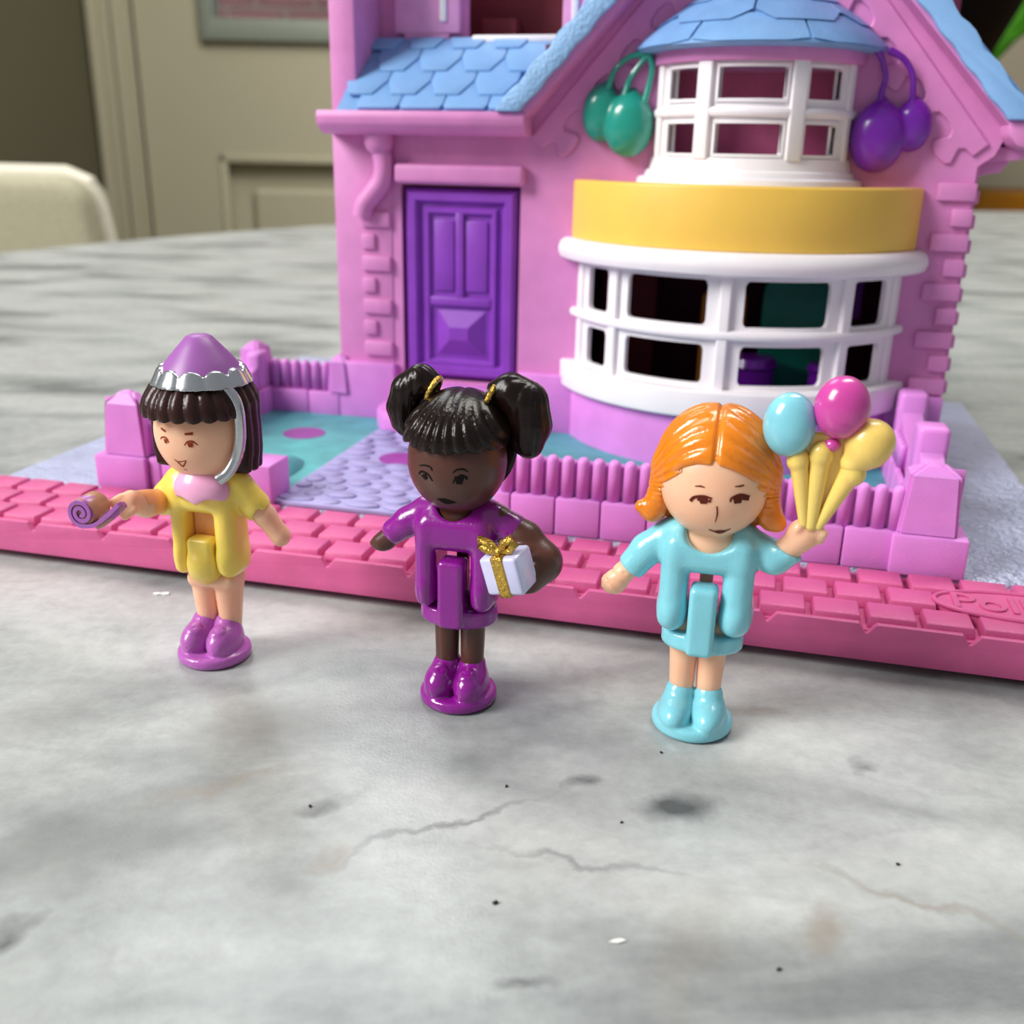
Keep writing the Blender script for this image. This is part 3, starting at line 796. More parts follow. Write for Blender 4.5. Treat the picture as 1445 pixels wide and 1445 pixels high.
# body behind the front wall: sides, back, floors
put('side_wall', box(4.66, 4.78, YW + .05, 8.3, .43, 4.2, bev=.0), 'house', house)
for k in range(9):
    z1 = 3.72 - k * .285
    put('quoin', box(4.74, 4.86, YW + .25, YW + .5, z1 - .16, z1, bev=.02), 'house', house.children[-1] if False else fw)
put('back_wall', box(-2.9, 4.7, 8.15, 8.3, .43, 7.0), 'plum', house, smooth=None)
put('room_floor', box(-2.9, 4.7, 5.24, 8.2, .43, .62), 'shadedfloor', house, smooth=None)
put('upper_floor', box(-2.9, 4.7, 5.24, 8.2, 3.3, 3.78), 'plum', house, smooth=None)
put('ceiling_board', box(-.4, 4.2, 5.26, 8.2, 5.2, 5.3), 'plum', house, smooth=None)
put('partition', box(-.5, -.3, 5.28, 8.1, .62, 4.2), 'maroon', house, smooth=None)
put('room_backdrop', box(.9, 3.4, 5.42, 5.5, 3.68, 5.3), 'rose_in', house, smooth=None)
# toy furniture glimpsed through the bay
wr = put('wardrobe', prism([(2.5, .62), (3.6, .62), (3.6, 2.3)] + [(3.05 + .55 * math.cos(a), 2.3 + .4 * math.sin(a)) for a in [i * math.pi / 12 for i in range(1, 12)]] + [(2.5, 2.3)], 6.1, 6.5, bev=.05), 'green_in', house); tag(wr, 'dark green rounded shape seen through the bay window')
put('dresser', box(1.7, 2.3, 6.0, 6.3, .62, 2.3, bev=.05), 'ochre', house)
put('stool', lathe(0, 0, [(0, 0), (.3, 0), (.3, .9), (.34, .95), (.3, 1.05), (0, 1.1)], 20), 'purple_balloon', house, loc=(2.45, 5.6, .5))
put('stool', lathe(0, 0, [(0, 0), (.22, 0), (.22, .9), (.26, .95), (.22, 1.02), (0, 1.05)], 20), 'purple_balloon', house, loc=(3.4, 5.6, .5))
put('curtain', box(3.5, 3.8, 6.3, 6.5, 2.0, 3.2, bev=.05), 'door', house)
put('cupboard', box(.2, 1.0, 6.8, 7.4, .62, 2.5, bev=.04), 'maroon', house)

# lower bay
BX, BY = 2.13, 6.05
bay = put('bay_base', arc(BX, BY, 2.0, 2.26, -66, 66, .43, 1.14, 48, bev=.02), 'fence', house); tag(bay, 'violet-pink curved base under the bay window')
bw = put('bay_window', None or arc(BX, BY, 2.1, 2.38, -66.5, 66.5, 1.12, 1.46, 56, bev=.035), 'white', house); tag(bw, 'white curved two-row bay window')
WA = [(-53.3, -42), (-33, -6.2), (4.8, 31), (39.3, 54)]
def bayframe(cx, cy, R0, R1, A, rows, z0, z1, t0, t1, rad, step=1.0):
    """curved sheet pierced by rounded windows"""
    bm = bmesh.new(); br = []
    dr_ = math.degrees(rad / R1)
    for a, b in A:
        br += [a, a + .3 * dr_, a + dr_ * .6, a + dr_, b - dr_, b - dr_ * .6, b - .3 * dr_, b]
    ts_ = sorted(set([t0, t1] + br + [t0 + i * (t1 - t0) / int((t1 - t0) / 3) for i in range(int((t1 - t0) / 3) + 1)]))
    ts = [ts_[0]] + [t for p_, t in zip(ts_, ts_[1:]) if t - p_ > .12 or t in br]
    def inw(t): 
        for a, b in A:
            if a - 1e-6 <= t <= b + 1e-6: return a, b
    def cut(t, ab):
        d = min(t - ab[0], ab[1] - t)
        if d >= dr_ or rad == 0: return 0
        q = 1 - d / dr_
        return rad * (1 - math.sqrt(max(0, 1 - q * q)))
    for ta, tb_ in zip(ts[:-1], ts[1:]):
        tm = (ta + tb_) / 2; ab = inw(tm)
        if not ab: add_arc(bm, cx, cy, R0, R1, ta, tb_, z0, z1, 1); continue
        edges = [z0]
        lv = [(z0, None)]
        zz = [(lambda t: z0, None)]
        segs = []; prev = lambda t: z0
        for lo, hi in rows:
            segs.append((prev, (lambda lo: lambda t: lo + cut(t, ab))(lo))); prev = (lambda hi: lambda t: hi - cut(t, ab))(hi)
        segs.append((prev, lambda t: z1))
        for f, g_ in segs: add_arc(bm, cx, cy, R0, R1, ta, tb_, f, g_, 1)
    bmesh.ops.remove_doubles(bm, verts=bm.verts, dist=1e-5)
    return bm
bm = bayframe(BX, BY, 2.14, 2.2, WA, [(1.51, 1.97), (2.19, 2.71)], 1.44, 2.8, -64, 64, .06)
put('window_frame', bm_me(bm), 'white', bw, smooth=None)
for a in (-38, -.7, 36.6):
    put('mullion', arc(BX, BY, 2.15, 2.265, a - 1.7, a + 1.7, 1.44, 2.8, 4, bev=.02), 'white', bw)
for sgn in (-1, 1): put('mullion', arc(BX, BY, 2.15, 2.24, min(sgn * 57, sgn * 60), max(sgn * 57, sgn * 60), 1.44, 2.8, 4, bev=.015), 'white', bw)
bm = bmesh.new(); add_ring_profile(bm, BX, BY, [(2.13, 2.04), (2.24, 2.035), (2.272, 2.05), (2.285, 2.075), (2.285, 2.11), (2.272, 2.135), (2.24, 2.15), (2.13, 2.145)], -65, 65, 56)
put('glazing_rail', bm_me(bm), 'white', bw)
for a, b in WA:
    for lo, hi in ((1.51, 1.97), (2.19, 2.71)):
        pass
bm = bmesh.new()
add_ring_profile(bm, BX, BY, [(2.1, 2.76), (2.36, 2.76), (2.42, 2.79), (2.45, 2.86), (2.45, 2.92), (2.42, 2.99), (2.36, 3.03), (2.1, 3.03)], -66.5, 66.5, 60)
cr = put('cornice', bm_me(bm), 'white', bw)
yb_ = put('yellow_band', arc(BX, BY, 2.02, 2.3, -65, 65, 3.03, 3.735, 60, bev=.03), 'yellow', house); tag(yb_, 'yellow curved band above the bay window')
put('bay_top', arc(BX, BY, .02, 2.06, -64, 64, 3.6, 3.68, 40), 'yellow', house)
# upper bay
UX, UY = 2.17, 5.385
ub = put('upper_bay_window', None or bm_me((lambda b: (add_ring_profile(b, UX, UY, [(1.0, 3.68), (1.34, 3.68), (1.37, 3.72), (1.35, 3.79), (1.28, 3.81), (1.26, 3.87), (1.23, 3.89), (1.2, 4.02), (1.0, 4.02)], -82, 82, 48), b)[1])(bmesh.new())), 'white', house)
tag(ub, 'white upper bay window with six panes and a flared foot')
UA = [(-52.5, -31), (-18.2, 18.2), (30.8, 54)]
put('window_frame', bm_me(bayframe(UX, UY, 1.08, 1.165, UA, [(4.065, 4.385), (4.645, 4.965)], 4.0, 5.05, -80, 80, .02)), 'white', ub, smooth=None)
for a in (-25.8, 24.8): put('mullion', arc(UX, UY, 1.1, 1.23, a - 4.4, a + 4.4, 4.0, 5.04, 6, bev=.02), 'white', ub)
for sgn in (-1, 1): put('mullion', arc(UX, UY, 1.1, 1.21, min(sgn * 61, sgn * 68), max(sgn * 61, sgn * 68), 4.0, 5.04, 4, bev=.02), 'white', ub)
bm = bmesh.new(); add_ring_profile(bm, UX, UY, [(1.07, 4.46), (1.19, 4.45), (1.215, 4.465), (1.226, 4.49), (1.226, 4.52), (1.215, 4.545), (1.19, 4.56), (1.07, 4.55)], -78, 78, 44)
put('glazing_rail', bm_me(bm), 'white', ub)
put('fascia', arc(UX, UY, 1.0, 1.25, -82, 82, 5.03, 5.3, 40, bev=.01), 'house', ub)
for a, b in UA:
    for lo, hi in ((4.065, 4.385), (4.645, 4.965)):
        bm = bmesh.new(); k = 1.4
        for q in ((a - k, a, lo - .03, hi + .03), (b, b + k, lo - .03, hi + .03), (a - k, b + k, lo - .035, lo), (a - k, b + k, hi, hi + .035)):
            add_arc(bm, UX, UY, 1.12, 1.19, q[0], q[1], q[2], q[3], 6)
        put('pane_surround', bm_me(bm), 'white', ub, smooth=40)
# bay roof: stepped courses of angular tiles on a dome
prof_r = lambda z: 1.43 * (1 - min(1, max(0, (z - 5.2) / 1.0)) ** 1.3)
rf = bmesh.new()
pr_ = [(0, 5.16), (1.40, 5.16), (1.46, 5.19), (1.44, 5.23)] + [(prof_r(5.24 + i * .1) - .02, 5.24 + i * .1) for i in range(1, 9)] + [(0, 6.2)]
add_ring_profile(rf, UX, UY, pr_, 0, 360, 56, False)
br = put('bay_roof', bm_me(rf), 'blue', house); tag(br, 'blue domed roof over the upper bay')
def domeshingle(t0, t1, z0, z1, cut):
    """tile on the dome with clipped lower corners"""
    vs, fs = [], []; n, m_ = 10, 4
    for lay, off in ((0, .045), (1, -.01)):
        for j in range(m_ + 1):
            for i in range(n + 1):
                u_ = i / n; v_ = j / m_
                zl = z0 + cut * max(0, 1 - min(u_, 1 - u_) / .2) * (1 - v_)
                z = zl + (z1 - zl) * v_
                tt = R(t0 + (t1 - t0) * u_); r = prof_r(max(z, 5.21)) + off * (1 - .75 * v_)
                vs.append((UX + r * math.sin(tt), UY - r * math.cos(tt), z))
    W_ = n + 1; B_ = W_ * (m_ + 1)
    for j in range(m_):
        for i in range(n):
            a = j * W_ + i; fs.append((a, a + 1, a + 1 + W_, a + W_)); fs.append((B_ + a, B_ + a + W_, B_ + a + 1 + W_, B_ + a + 1))
    rim = [i for i in range(n)] ; 
    edge = list(range(0, W_)) + [j * W_ + n for j in range(1, m_ + 1)] + [m_ * W_ + i for i in range(n - 1, -1, -1)] + [j * W_ for j in range(m_ - 1, 0, -1)]
    for a, b in zip(edge, edge[1:] + edge[:1]): fs.append((a, B_ + a, B_ + b, b))
    return me_from(vs, fs)
for r_, (z0, z1, off) in enumerate(((5.2, 5.5, -29), (5.43, 5.74, -3), (5.67, 5.95, -29))):
    for k in range(-2, 3):
        t0 = off + k * 52
        if t0 < -140 or t0 > 95: continue
        put('shingle', domeshingle(t0 + .8, t0 + 51.2, z0, z1, .11 if r_ else .03), 'blue', br, smooth=25)
# porch roof: slope with fish-scale hexagonal tiles
A0 = Vector((-2.98, 4.7, 4.49)); sl_ang = math.atan2(.93, 1.2); SLen = math.hypot(.93, 1.2)
pr = put('porch_roof', box(0, 2.42, 0, SLen, -.08, 0, bev=0), 'blue', house, smooth=None, loc=A0, rot=(sl_ang, 0, 0)); tag(pr, 'blue tiled lean-to roof above the door')
hw = .575
def hexa(w, h, ylo, yhi):
    """tile with a pointed foot, clipped to the roof between ylo and yhi (its foot at 0)"""
    def xat(y): return w / 2 if y > h * .38 else w * .28 + (w / 2 - w * .28) * max(0, y) / (h * .38)
    ys = [max(0, ylo)] + ([h * .38] if max(0, ylo) < h * .38 < min(h, yhi) else []) + [min(h, yhi)]
    return [(-xat(y), y) for y in ys[::-1]] + [(xat(y), y) for y in ys]
for r_ in range(4):
    tip = -.22 + .49 * r_
    me = prism(hexa(hw - .012, .8, -tip + .01, SLen - tip - .02), 0, .05, axis='z', bev=.016, seg=2); me.materials.append(M['blue'])
    me.polygons.foreach_set('use_smooth', [True] * len(me.polygons)); me.set_sharp_from_angle(angle=R(30))
    for c in range(5):
        x = (.84 if r_ % 2 else .55) - .28 * 0 + (c - 0) * hw - (hw if r_ % 2 else 0)
        if x > 2.4: continue
        inst('shingle', me, pr, (x, tip, .02 - .0), (R(-3.2), 0, 0))
mound = lathe(0, 0, [(0, .14), (.16, .13), (.3, .09), (.4, .02), (.42, 0), (0, 0)], 28)
o = put('turf_mound', mound, 'teal', house, loc=(-2.86, 2.2, .45)); o.scale = (.7, 1.5, 1); tag(o, 'raised teal mound beside the path')
# upper storey wall behind the porch roof, window with shutters
uw = put('upper_wall', prism([(-3.2, 4.9), (2.0, 4.9), (2.0, 9.0), (-3.2, 9.0)], 6.02, 6.2, holes=[[(-1.66, 5.36), (-.3, 5.36), (-.3, 7.2), (-1.66, 7.2)]]), 'house', house, smooth=None); tag(uw, 'pink upper wall behind the lean-to roof')
M['rosewall'] = plastic('pale_rose_plastic', (232, 160, 214), 0.45, .1)
for x0, x1, xs in ((-2.62, -1.72, -1.98), (-.34, .3, -.22)):
    s = put('shutter', box(x0, x1, 5.9, 6.05, 5.5, 7.2, bev=.03), 'rosewall', uw); tag(s, 'pink shutter with a white slat')
    put('slat', box(xs, xs + .09, 5.86, 5.95, 5.64, 7.1, bev=.02), 'white', s)
put('shutter_foot', box(-2.5, -1.86, 5.92, 6.08, 5.38, 5.56, bev=.03), 'rosewall', uw)
put('window_sill', box(-1.52, -.3, 5.8, 6.1, 5.37, 5.47, bev=.03), 'white', uw)
put('room_lining', box(-2.8, -.3, 6.9, 7.0, 4.0, 7.5), 'maroon', house, smooth=None)
put('attic_block', box(-1.6, -1.1, 6.5, 6.8, 5.0, 5.75, bev=.03), 'maroon', house)

# moulded balloons hanging on the gable
def pear(c, r, h, tilt=0):
    cx, cy, cz = c
    return ell((cx, cy, cz), (r, r * .75, h)).u(cone((cx + tilt * .3, cy + .03, cz + h * .45), (cx + tilt, cy + .05, cz + h * 1.05), r * .62, r * .14), .12)
def bunch(name, label, mat, pears, strings, knot):
    f = None
    for p in pears: f = pear(*p) if f is None else f.u(pear(*p), .03)
    los = [min(p[0][i] for p in pears) - .5 for i in range(3)]; his = [max(p[0][i] for p in pears) + .5 for i in range(3)]
    e = thing_part = sd(name, f, los, his, .022, mat, house, label=label)
    for s_ in strings:
        P = smooth_path(s_, 6); put('balloon_string', tube(P, [.045 - .012 * math.sin(math.pi * i / (len(P) - 1)) for i in range(len(P))], 10), mat, e)
    return e
bunch('moulded_balloons', 'pair of teal moulded balloons left of the upper bay', 'teal_balloon',
      [((.72, 4.98, 4.37), .30, .37, .03), ((.37, 5.03, 4.5), .235, .33, .05)],
      [[(.45, 4.98, 4.78), (.52, 4.96, 4.98), (.68, 4.95, 5.12), (.86, 4.95, 5.16)], [(.66, 4.93, 4.7), (.72, 4.93, 4.9), (.85, 4.93, 5.08), (.92, 4.94, 5.16)], [(.9, 4.93, 4.62), (.95, 4.93, 4.85), (.97, 4.93, 5.02), (.92, 4.94, 5.16)]], None)
bunch('moulded_balloons', 'pair of violet moulded balloons right of the upper bay', 'purple_balloon',
      [((3.60, 4.97, 4.27), .31, .385, 0), ((3.96, 5.03, 4.4), .215, .28, 0)],
      [[(3.58, 4.97, 4.55), (3.58, 4.97, 4.75), (3.6, 4.96, 4.9), (3.54, 4.93, 5.08), (3.46, 4.9, 5.2)], [(3.93, 5.0, 4.55), (3.92, 5.0, 4.75), (3.88, 4.98, 4.95), (3.76, 4.94, 5.1), (3.6, 4.9, 5.18)]], None)

# ------------------------------------------------------------------ dolls
M['skin'] = plastic('peach_skin_plastic', (250, 194, 160), 0.33, 0.5, 0.03, 0.001, 60, sssr=(0.14, 0.06, 0.04))
M['skin_orange'] = worn('orange_worn_skin', (246, 176, 120), (240, 168, 60), .45, .6, 3.5)
M['skin_dark'] = plastic('dark_brown_skin_plastic', (82, 46, 36), 0.34, 0.0, 0.04, 0.001, 60)
M['dress_yellow'] = plastic('yellow_dress_paint', (252, 220, 98), 0.3, 0.35, 0.04, 0.002, 60, coat=.2)
M['dress_purple'] = plastic('purple_dress_paint', (138, 22, 140), 0.22, 0.05, 0.06, 0.002, 60, coat=.5)
M['dress_aqua'] = plastic('aqua_dress_paint', (132, 208, 222), 0.25, 0.2, 0.04, 0.002, 60, coat=.4)
M['shoe_orchid'] = plastic('orchid_shoe_paint', (184, 96, 184), 0.3, 0.1, 0.08, 0.004, 40, coat=.3)
M['hair_brown'] = plastic('dark_brown_glossy_hair', (50, 26, 22), 0.26, 0, 0.1, 0.002, 40, spec=.3)
M['hair_black'] = plastic('black_brown_glossy_hair', (24, 12, 10), 0.26, 0, 0.1, 0.002, 40, spec=.3)
M['hair_orange'] = plastic('orange_glossy_hair', (232, 132, 18), 0.22, 0.25, 0.08, 0.003, 40, coat=.5, sssr=(.12, .04, .01))
M['silver'] = plastic('silver_paint', (205, 208, 212), 0.2, 0, 0.04, 0.001, 30, metal=.9)
M['gold'] = plastic('gold_paint', (206, 168, 78), 0.28, 0, 0.15, 0.02, 40, metal=.9)
M['hat_orchid'] = plastic('orchid_party_hat', (158, 92, 170), 0.4, 0.1)
M['collar_pink'] = plastic('baby_pink_collar', (248, 176, 214), 0.25, .2, coat=.4)
M['ink_brown'] = plastic('rust_brown_print', (136, 54, 20), 0.6, spec=.2)
M['ink_black'] = plastic('black_print', (14, 9, 12), 0.6, spec=.15)
M['ink_choc'] = plastic('chocolate_print', (92, 34, 20), 0.6, spec=.2)
M['gift_white'] = plastic('pale_lilac_paint', (206, 206, 240), 0.25, .1, coat=.5)
M['balloon_blue'] = plastic('aqua_balloon_paint', (134, 208, 224), 0.2, .1, coat=.5)
M['balloon_pink'] = plastic('magenta_balloon_paint', (206, 70, 160), 0.22, .1, coat=.5)
M['balloon_yellow'] = plastic('butter_yellow_plastic', (242, 208, 112), 0.28, .3, 0.03, 0.002, 40, coat=.3)
M['blower_tan'] = worn('worn_tan_and_orchid', (190, 140, 104), (170, 92, 176), .5, .62, 6)
M['slot'] = plastic('shadowed_hinge_plastic', (90, 50, 60), 0.6)

def place(bx, by, rz): return Matrix.Translation((bx, by, 0)) @ Matrix.Rotation(rz, 4, 'Z')
def grooves(axis_fn, freq, amp, sharp=1.0):
    def g(P):
        s = np.abs(np.sin(axis_fn(P) * freq / 2)); return -amp * (1 - s ** sharp)
    return g
def shoes(kind, mat, root, yo=0.0):
    base = cylz((0, .0), .3, .3, 0, .095, .035)
    f = None
    for sx in (-1, 1):
        if kind == 'boot':
            s = ell((sx * .122, -.055 + yo, .13), (.128, .225, .12)).u(cone((sx * .112, .0 + yo, .12), (sx * .106, .02 + yo, .25), .115, .108), .05) & half((0, 0, 1), .335)
        else:
            s = ell((sx * .118, -.06 + yo, .16), (.13, .2, .15)).u(cone((sx * .108, .04 + yo, .14), (sx * .102, .04 + yo, .28), .112, .104), .05)
            s = s.cut(ell((sx * .104, .02 + yo, .4), (.07, .09, .06)), .02)
        f = s if f is None else f.u(s, .012)
    if kind != 'boot':
        for sx in (-1, 1):     # round buckle pressed into each toe
            f = f.u(S(lambda P, sx=sx: np.sqrt((np.sqrt((P[..., 0] - sx * .105) ** 2 + ((P[..., 1] + .14 - yo) * 1.0) ** 2 + (P[..., 2] - .26) ** 2) - .055) ** 2 + 0 * P[..., 0]) - .014) & ell((sx * .118, -.06 + yo, .16), (.142, .213, .163)), .012)
    f = f.u(base, .02)
    o = sd('shoes', f, (-.34, -.36, -.02), (.34, .34, .42), .013, mat, root)
    return o
def seam(mat, root):
    return put('foot_disc', lathe(0, 0, [(0, .0), (.27, .0), (.285, .006), (.29, .03), (.28, .04), (0, .04)], 48), mat, root)

# ============ doll with orange hair, aqua dress and balloons (facing the camera)
OR = (-1) * R(11.96)
d3 = thing('doll_figure', 'small orange-haired doll in aqua dress and boots, raising one hand', 'doll', (1.38, 6.50, .008), OR - R(2), 'party dolls on the table')
head3 = ell((.01, -.02, 1.93), (.372, .33, .40))
def body(head, neckc, arms, legs, torso):
    f = head.u(cone((neckc[0], neckc[1], 1.42), (neckc[0], neckc[1], 1.68), .17, .14), .04)
    f = f.u(torso, .05) | cone((neckc[0], neckc[1] + .09, 1.4), (neckc[0], neckc[1] + .09, .7), .05, .05) | cone((-.1, neckc[1] + .05, .7), (.12, neckc[1] + .05, .7), .06, .06)
    for a in arms: f = f.u(a, .03)
    for l in legs: f = f | l
    return f
legs3 = [cone((s * .098, .03, .26), (s * .108, .04, .8), .088, .112) for s in (-1, 1)]
torso3 = rbox((.01, .02, 1.46), (.24, .13, .09), .08)
armL3 = chain([(-.3, .02, 1.5), (-.47, -.01, 1.3), (-.64, -.04, 1.09)], [.09, .085, .078], .02)
armL3 = armL3.u(ell((-.64, -.045, 1.085), (.095, .05, .085)).rotz(0), .03)
finger_lines = lambda P: -.008 * (np.abs(np.sin((P[..., 0] * .62 + P[..., 2] * .78) * 48)) < .25) * (P[..., 0] < -.55)
armR3 = chain([(.3, .02, 1.48), (.47, -.02, 1.40), (.60, -.05, 1.56)], [.09, .09, .088], .02).u(ell((.635, -.06, 1.62), (.115, .1, .105)), .04)
for i, (x, z) in enumerate(((.60, 1.70), (.66, 1.715), (.72, 1.70), (.755, 1.66))):
    armR3 = armR3.u(cone((x - .02, -.09, z - .06), (x, -.125, z), .036, .03), .015)
armR3 = armR3.u(cone((.56, -.09, 1.62), (.585, -.14, 1.68), .036, .03), .02)
b3 = sd('body', body(head3, (.01, .02), [armL3.disp(finger_lines), armR3], legs3, torso3), (-.8, -.42, .2), (.85, .4, 2.36), .0145, 'skin', d3, label='peach skin of the face, arms and legs')
def coat(xl, xr, zb, yo=0.0, tab=(-.1, .12), taby=(-.235, -.04), tabz=(.66, 1.19), w=.02, dep=.205):
    """dress: chest, two side panels, middle tab and skirt lip"""
    cx = (xl + xr) / 2; iL, iR = tab[0] - w, tab[1] + w
    top = rbox((cx, .0 + yo, 1.415), ((xr - xl) / 2 - .005, dep, .145), .1).u(rbox((cx, .03 + yo, 1.5), ((xr - xl) / 2 - .02, min(.16, dep - .02), .13), .1), .04)
    lob = None
    for a, b in ((xl, iL), (iR, xr)):
        s = rbox(((a + b) / 2, .0 + yo, (zb + 1.5) / 2), ((b - a) / 2, dep, (1.5 - zb) / 2), min(.105, (b - a) / 2 - .002))
        s = s.u(ell(((a + b) / 2, .0 + yo, zb + .16), ((b - a) / 2 + .018, dep + .022, .17)), .03)
        lob = s if lob is None else lob | s
    f = top.u(lob, .03)
    t = rbox(((tab[0] + tab[1]) / 2, (taby[0] + taby[1]) / 2 + yo, (tabz[0] + tabz[1]) / 2), ((tab[1] - tab[0]) / 2, (taby[1] - taby[0]) / 2, (tabz[1] - tabz[0]) / 2), .04)
    return f, t
c3, t3 = coat(-.305, .345, .81, tab=(-.085, .11))
sleeveL = chain([(-.26, .02, 1.5), (-.42, 0, 1.36), (-.515, -.02, 1.23)], [.115, .115, .108], .03) & half((-.6, 0, -.8), -.655)
sleeveR = chain([(.26, .02, 1.48), (.46, -.02, 1.41), (.56, -.04, 1.5)], [.12, .118, .112], .03) & half((.42, 0, .9), 1.575)
neckcut = ell((.02, -.18, 1.62), (.205, .17, .17))
dress3 = c3.u(sleeveL, .05).u(sleeveR, .05).cut(neckcut, .02).cut(cone((.01, 0, 1.5), (.01, 0, 1.9), .17, .17), .02)
o = sd('dress', dress3, (-.75, -.35, .74), (.72, .35, 1.66), .0135, 'dress_aqua', d3)
tab3 = t3.u(cylz((.02, .02), .295, .2, .655, .79, .03), .02)
tab3 = tab3.cut(cone((.02, .1, .8), (.02, .1, 1.3), .02, .02), .01)
sd('skirt', tab3, (-.34, -.3, .6), (.36, .28, 1.26), .0135, 'dress_aqua', d3)
shoes('boot', 'dress_aqua', d3); seam('dress_aqua', d3)
# hair: centre parting, swept sides, ends flicked out
hs = ell((.01, .05, 2.01), (.425, .40, .445))
sides = cone((-.33, .0, 2.0), (-.36, .0, 1.72), .1, .095).u(cone((.36, .0, 2.0), (.37, .0, 1.74), .1, .095), .02)
back = rbox((.01, .17, 1.85), (.40, .2, .28), .15)
flick = chain([(-.36, -.01, 1.74), (-.40, -.02, 1.66), (-.475, -.03, 1.69)], [.09, .075, .05], .04).u(chain([(.37, 0, 1.76), (.42, -.02, 1.68), (.46, -.03, 1.66)], [.09, .075, .055], .04), .02)
def g3(P):
    x, y, z = P[..., 0] - .012, P[..., 1] - .05, P[..., 2] - 1.86
    s = np.arctan2(z, -y) + .55 * np.abs(x) + .05 * np.sin(9 * x)
    g = -.02 * (1 - np.abs(np.sin(s * 15)) ** .8) * np.clip((np.abs(x) - .03) * 12, 0, 1)
    g = g - .022 * np.exp(-(x / .016) ** 2) * (z > 0) - .01 * np.exp(-(x / .07) ** 2)
    return g
hair3 = hs.u(sides, .06).u(back, .08).cut(S(lambda P: np.maximum(np.sqrt(((P[..., 0] - .01) / .345) ** 2 + ((P[..., 2] - 1.76) / .345) ** 2) * .345 - .345, P[..., 1] - .03)), .02)
hair3 = hair3.disp(g3).u(flick, .04) & half((0, 0, -1), -1.56)
sd('hair', hair3, (-.56, -.42, 1.5), (.56, .48, 2.5), .0125, 'hair_orange', d3, label='orange hair with a centre parting')

# ============ doll with dark pigtails, purple dress and a gift
d2 = thing('doll_figure', 'small dark-skinned doll in purple dress with black bunches, middle of the three', 'doll', (-.39, 6.83, .004), R(3.27) - R(18), 'party dolls on the table')
head2 = ell((.0, -.03, 1.95), (.36, .33, .39))
legs2 = [cone((s * .1, .03, .26), (s * .105, .04, .8), .088, .1) for s in (-1, 1)]
torso2 = rbox((.01, .02, 1.46), (.22, .13, .09), .08)
armL2 = chain([(-.3, .03, 1.5), (-.46, 0, 1.35), (-.6, -.02, 1.24)], [.09, .085, .07], .02).u(ell((-.60, -.02, 1.22), (.1, .05, .05)), .03)
armR2 = chain([(.3, .02, 1.5), (.5, -.0, 1.38), (.64, -.05, 1.24), (.58, -.16, 1.17)], [.11, .13, .15, .13], .04)
for i in range(4):
    z = 1.08 + i * .055; armR2 = armR2.u(cone((.62, -.22, z + .02), (.47, -.3, z), .034, .028), .012)
armR2 = armR2.u(cone((.58, -.12, 1.36), (.44, -.2, 1.36), .04, .032), .02)
sd('body', body(head2, (.0, .02), [armL2, armR2], legs2, torso2), (-.75, -.42, .2), (.85, .4, 2.38), .0145, 'skin_dark', d2, label='dark brown skin of the face, arms and legs')
c2, t2 = coat(-.29, .3, .82, tab=(-.1, .1), tabz=(.68, 1.22), w=.035)
sl2 = chain([(-.26, .03, 1.5), (-.40, .01, 1.41), (-.50, 0, 1.33)], [.12, .11, .1], .03) & half((-.78, 0, -.62), -.35)
sr2 = chain([(.26, .03, 1.5), (.4, .01, 1.44), (.46, 0, 1.4)], [.125, .12, .12], .03)
dress2 = c2.u(sl2, .05).u(sr2, .05).cut(ell((.0, -.17, 1.65), (.15, .16, .12)), .02).cut(cone((.0, 0, 1.52), (.0, 0, 1.9), .16, .16), .02)
sd('dress', dress2, (-.62, -.35, .76), (.64, .35, 1.68), .0135, 'dress_purple', d2)
sd('skirt', t2.u(cylz((.0, .02), .3, .21, .665, .81, .035), .02), (-.34, -.3, .6), (.36, .28, 1.28), .0135, 'dress_purple', d2)
shoes('shoe', 'dress_purple', d2); seam('dress_purple', d2)
cap2 = ell((.0, .05, 2.03), (.41, .40, .42))
fr2 = ell((.0, -.06, 2.13), (.385, .345, .26))
def g2(P):
    x, y, z = P[..., 0], P[..., 1] - .02, P[..., 2]
    s = np.arctan2(x, -(y) + .25 * 0)
    fan = np.arctan2(x, 2.62 - z)
    w = np.clip((2.42 - z) * 8, 0, 1) * (y < .1)
    return -.024 * (1 - np.abs(np.sin(fan * 19)) ** .8) * w - .012 * np.exp(-(x / .02) ** 2) * (z > 2.36)
hair2 = cap2.u(fr2, .05).cut(S(lambda P: np.maximum(P[..., 2] - 2.075 - .12 * P[..., 0] ** 2, P[..., 1] - .12)), .02).disp(g2)
hair2 = hair2 & half((0, 0, -1), -1.66)
sd('hair', hair2, (-.46, -.46, 1.6), (.46, .5, 2.5), .0125, 'hair_black', d2, label='black hair with a ridged fringe')
def lockg(cx, cy):
    return lambda P: -.01 * (1 - np.abs(np.sin(np.arctan2(P[..., 1] - cy, P[..., 0] - cx) * 6)) ** .7)
bl = chain([(-.20, .12, 2.42), (-.32, .12, 2.46), (-.42, .11, 2.39), (-.46, .1, 2.26), (-.44, .09, 2.15), (-.42, .08, 2.11)], [.08, .115, .115, .11, .09, .06], .05)
sd('pigtail', bl.disp(lockg(-.4, .1)), (-.68, -.1, 1.95), (-.2, .3, 2.64), .0125, 'hair_black', d2)
brt = chain([(.20, .12, 2.40), (.34, .13, 2.42), (.45, .14, 2.35), (.485, .13, 2.2), (.475, .12, 2.09), (.50, .11, 2.04)], [.09, .135, .155, .15, .12, .07], .06)
sd('pigtail', brt.disp(lockg(.5, .12)), (.18, -.1, 1.86), (.82, .36, 2.64), .0125, 'hair_black', d2)
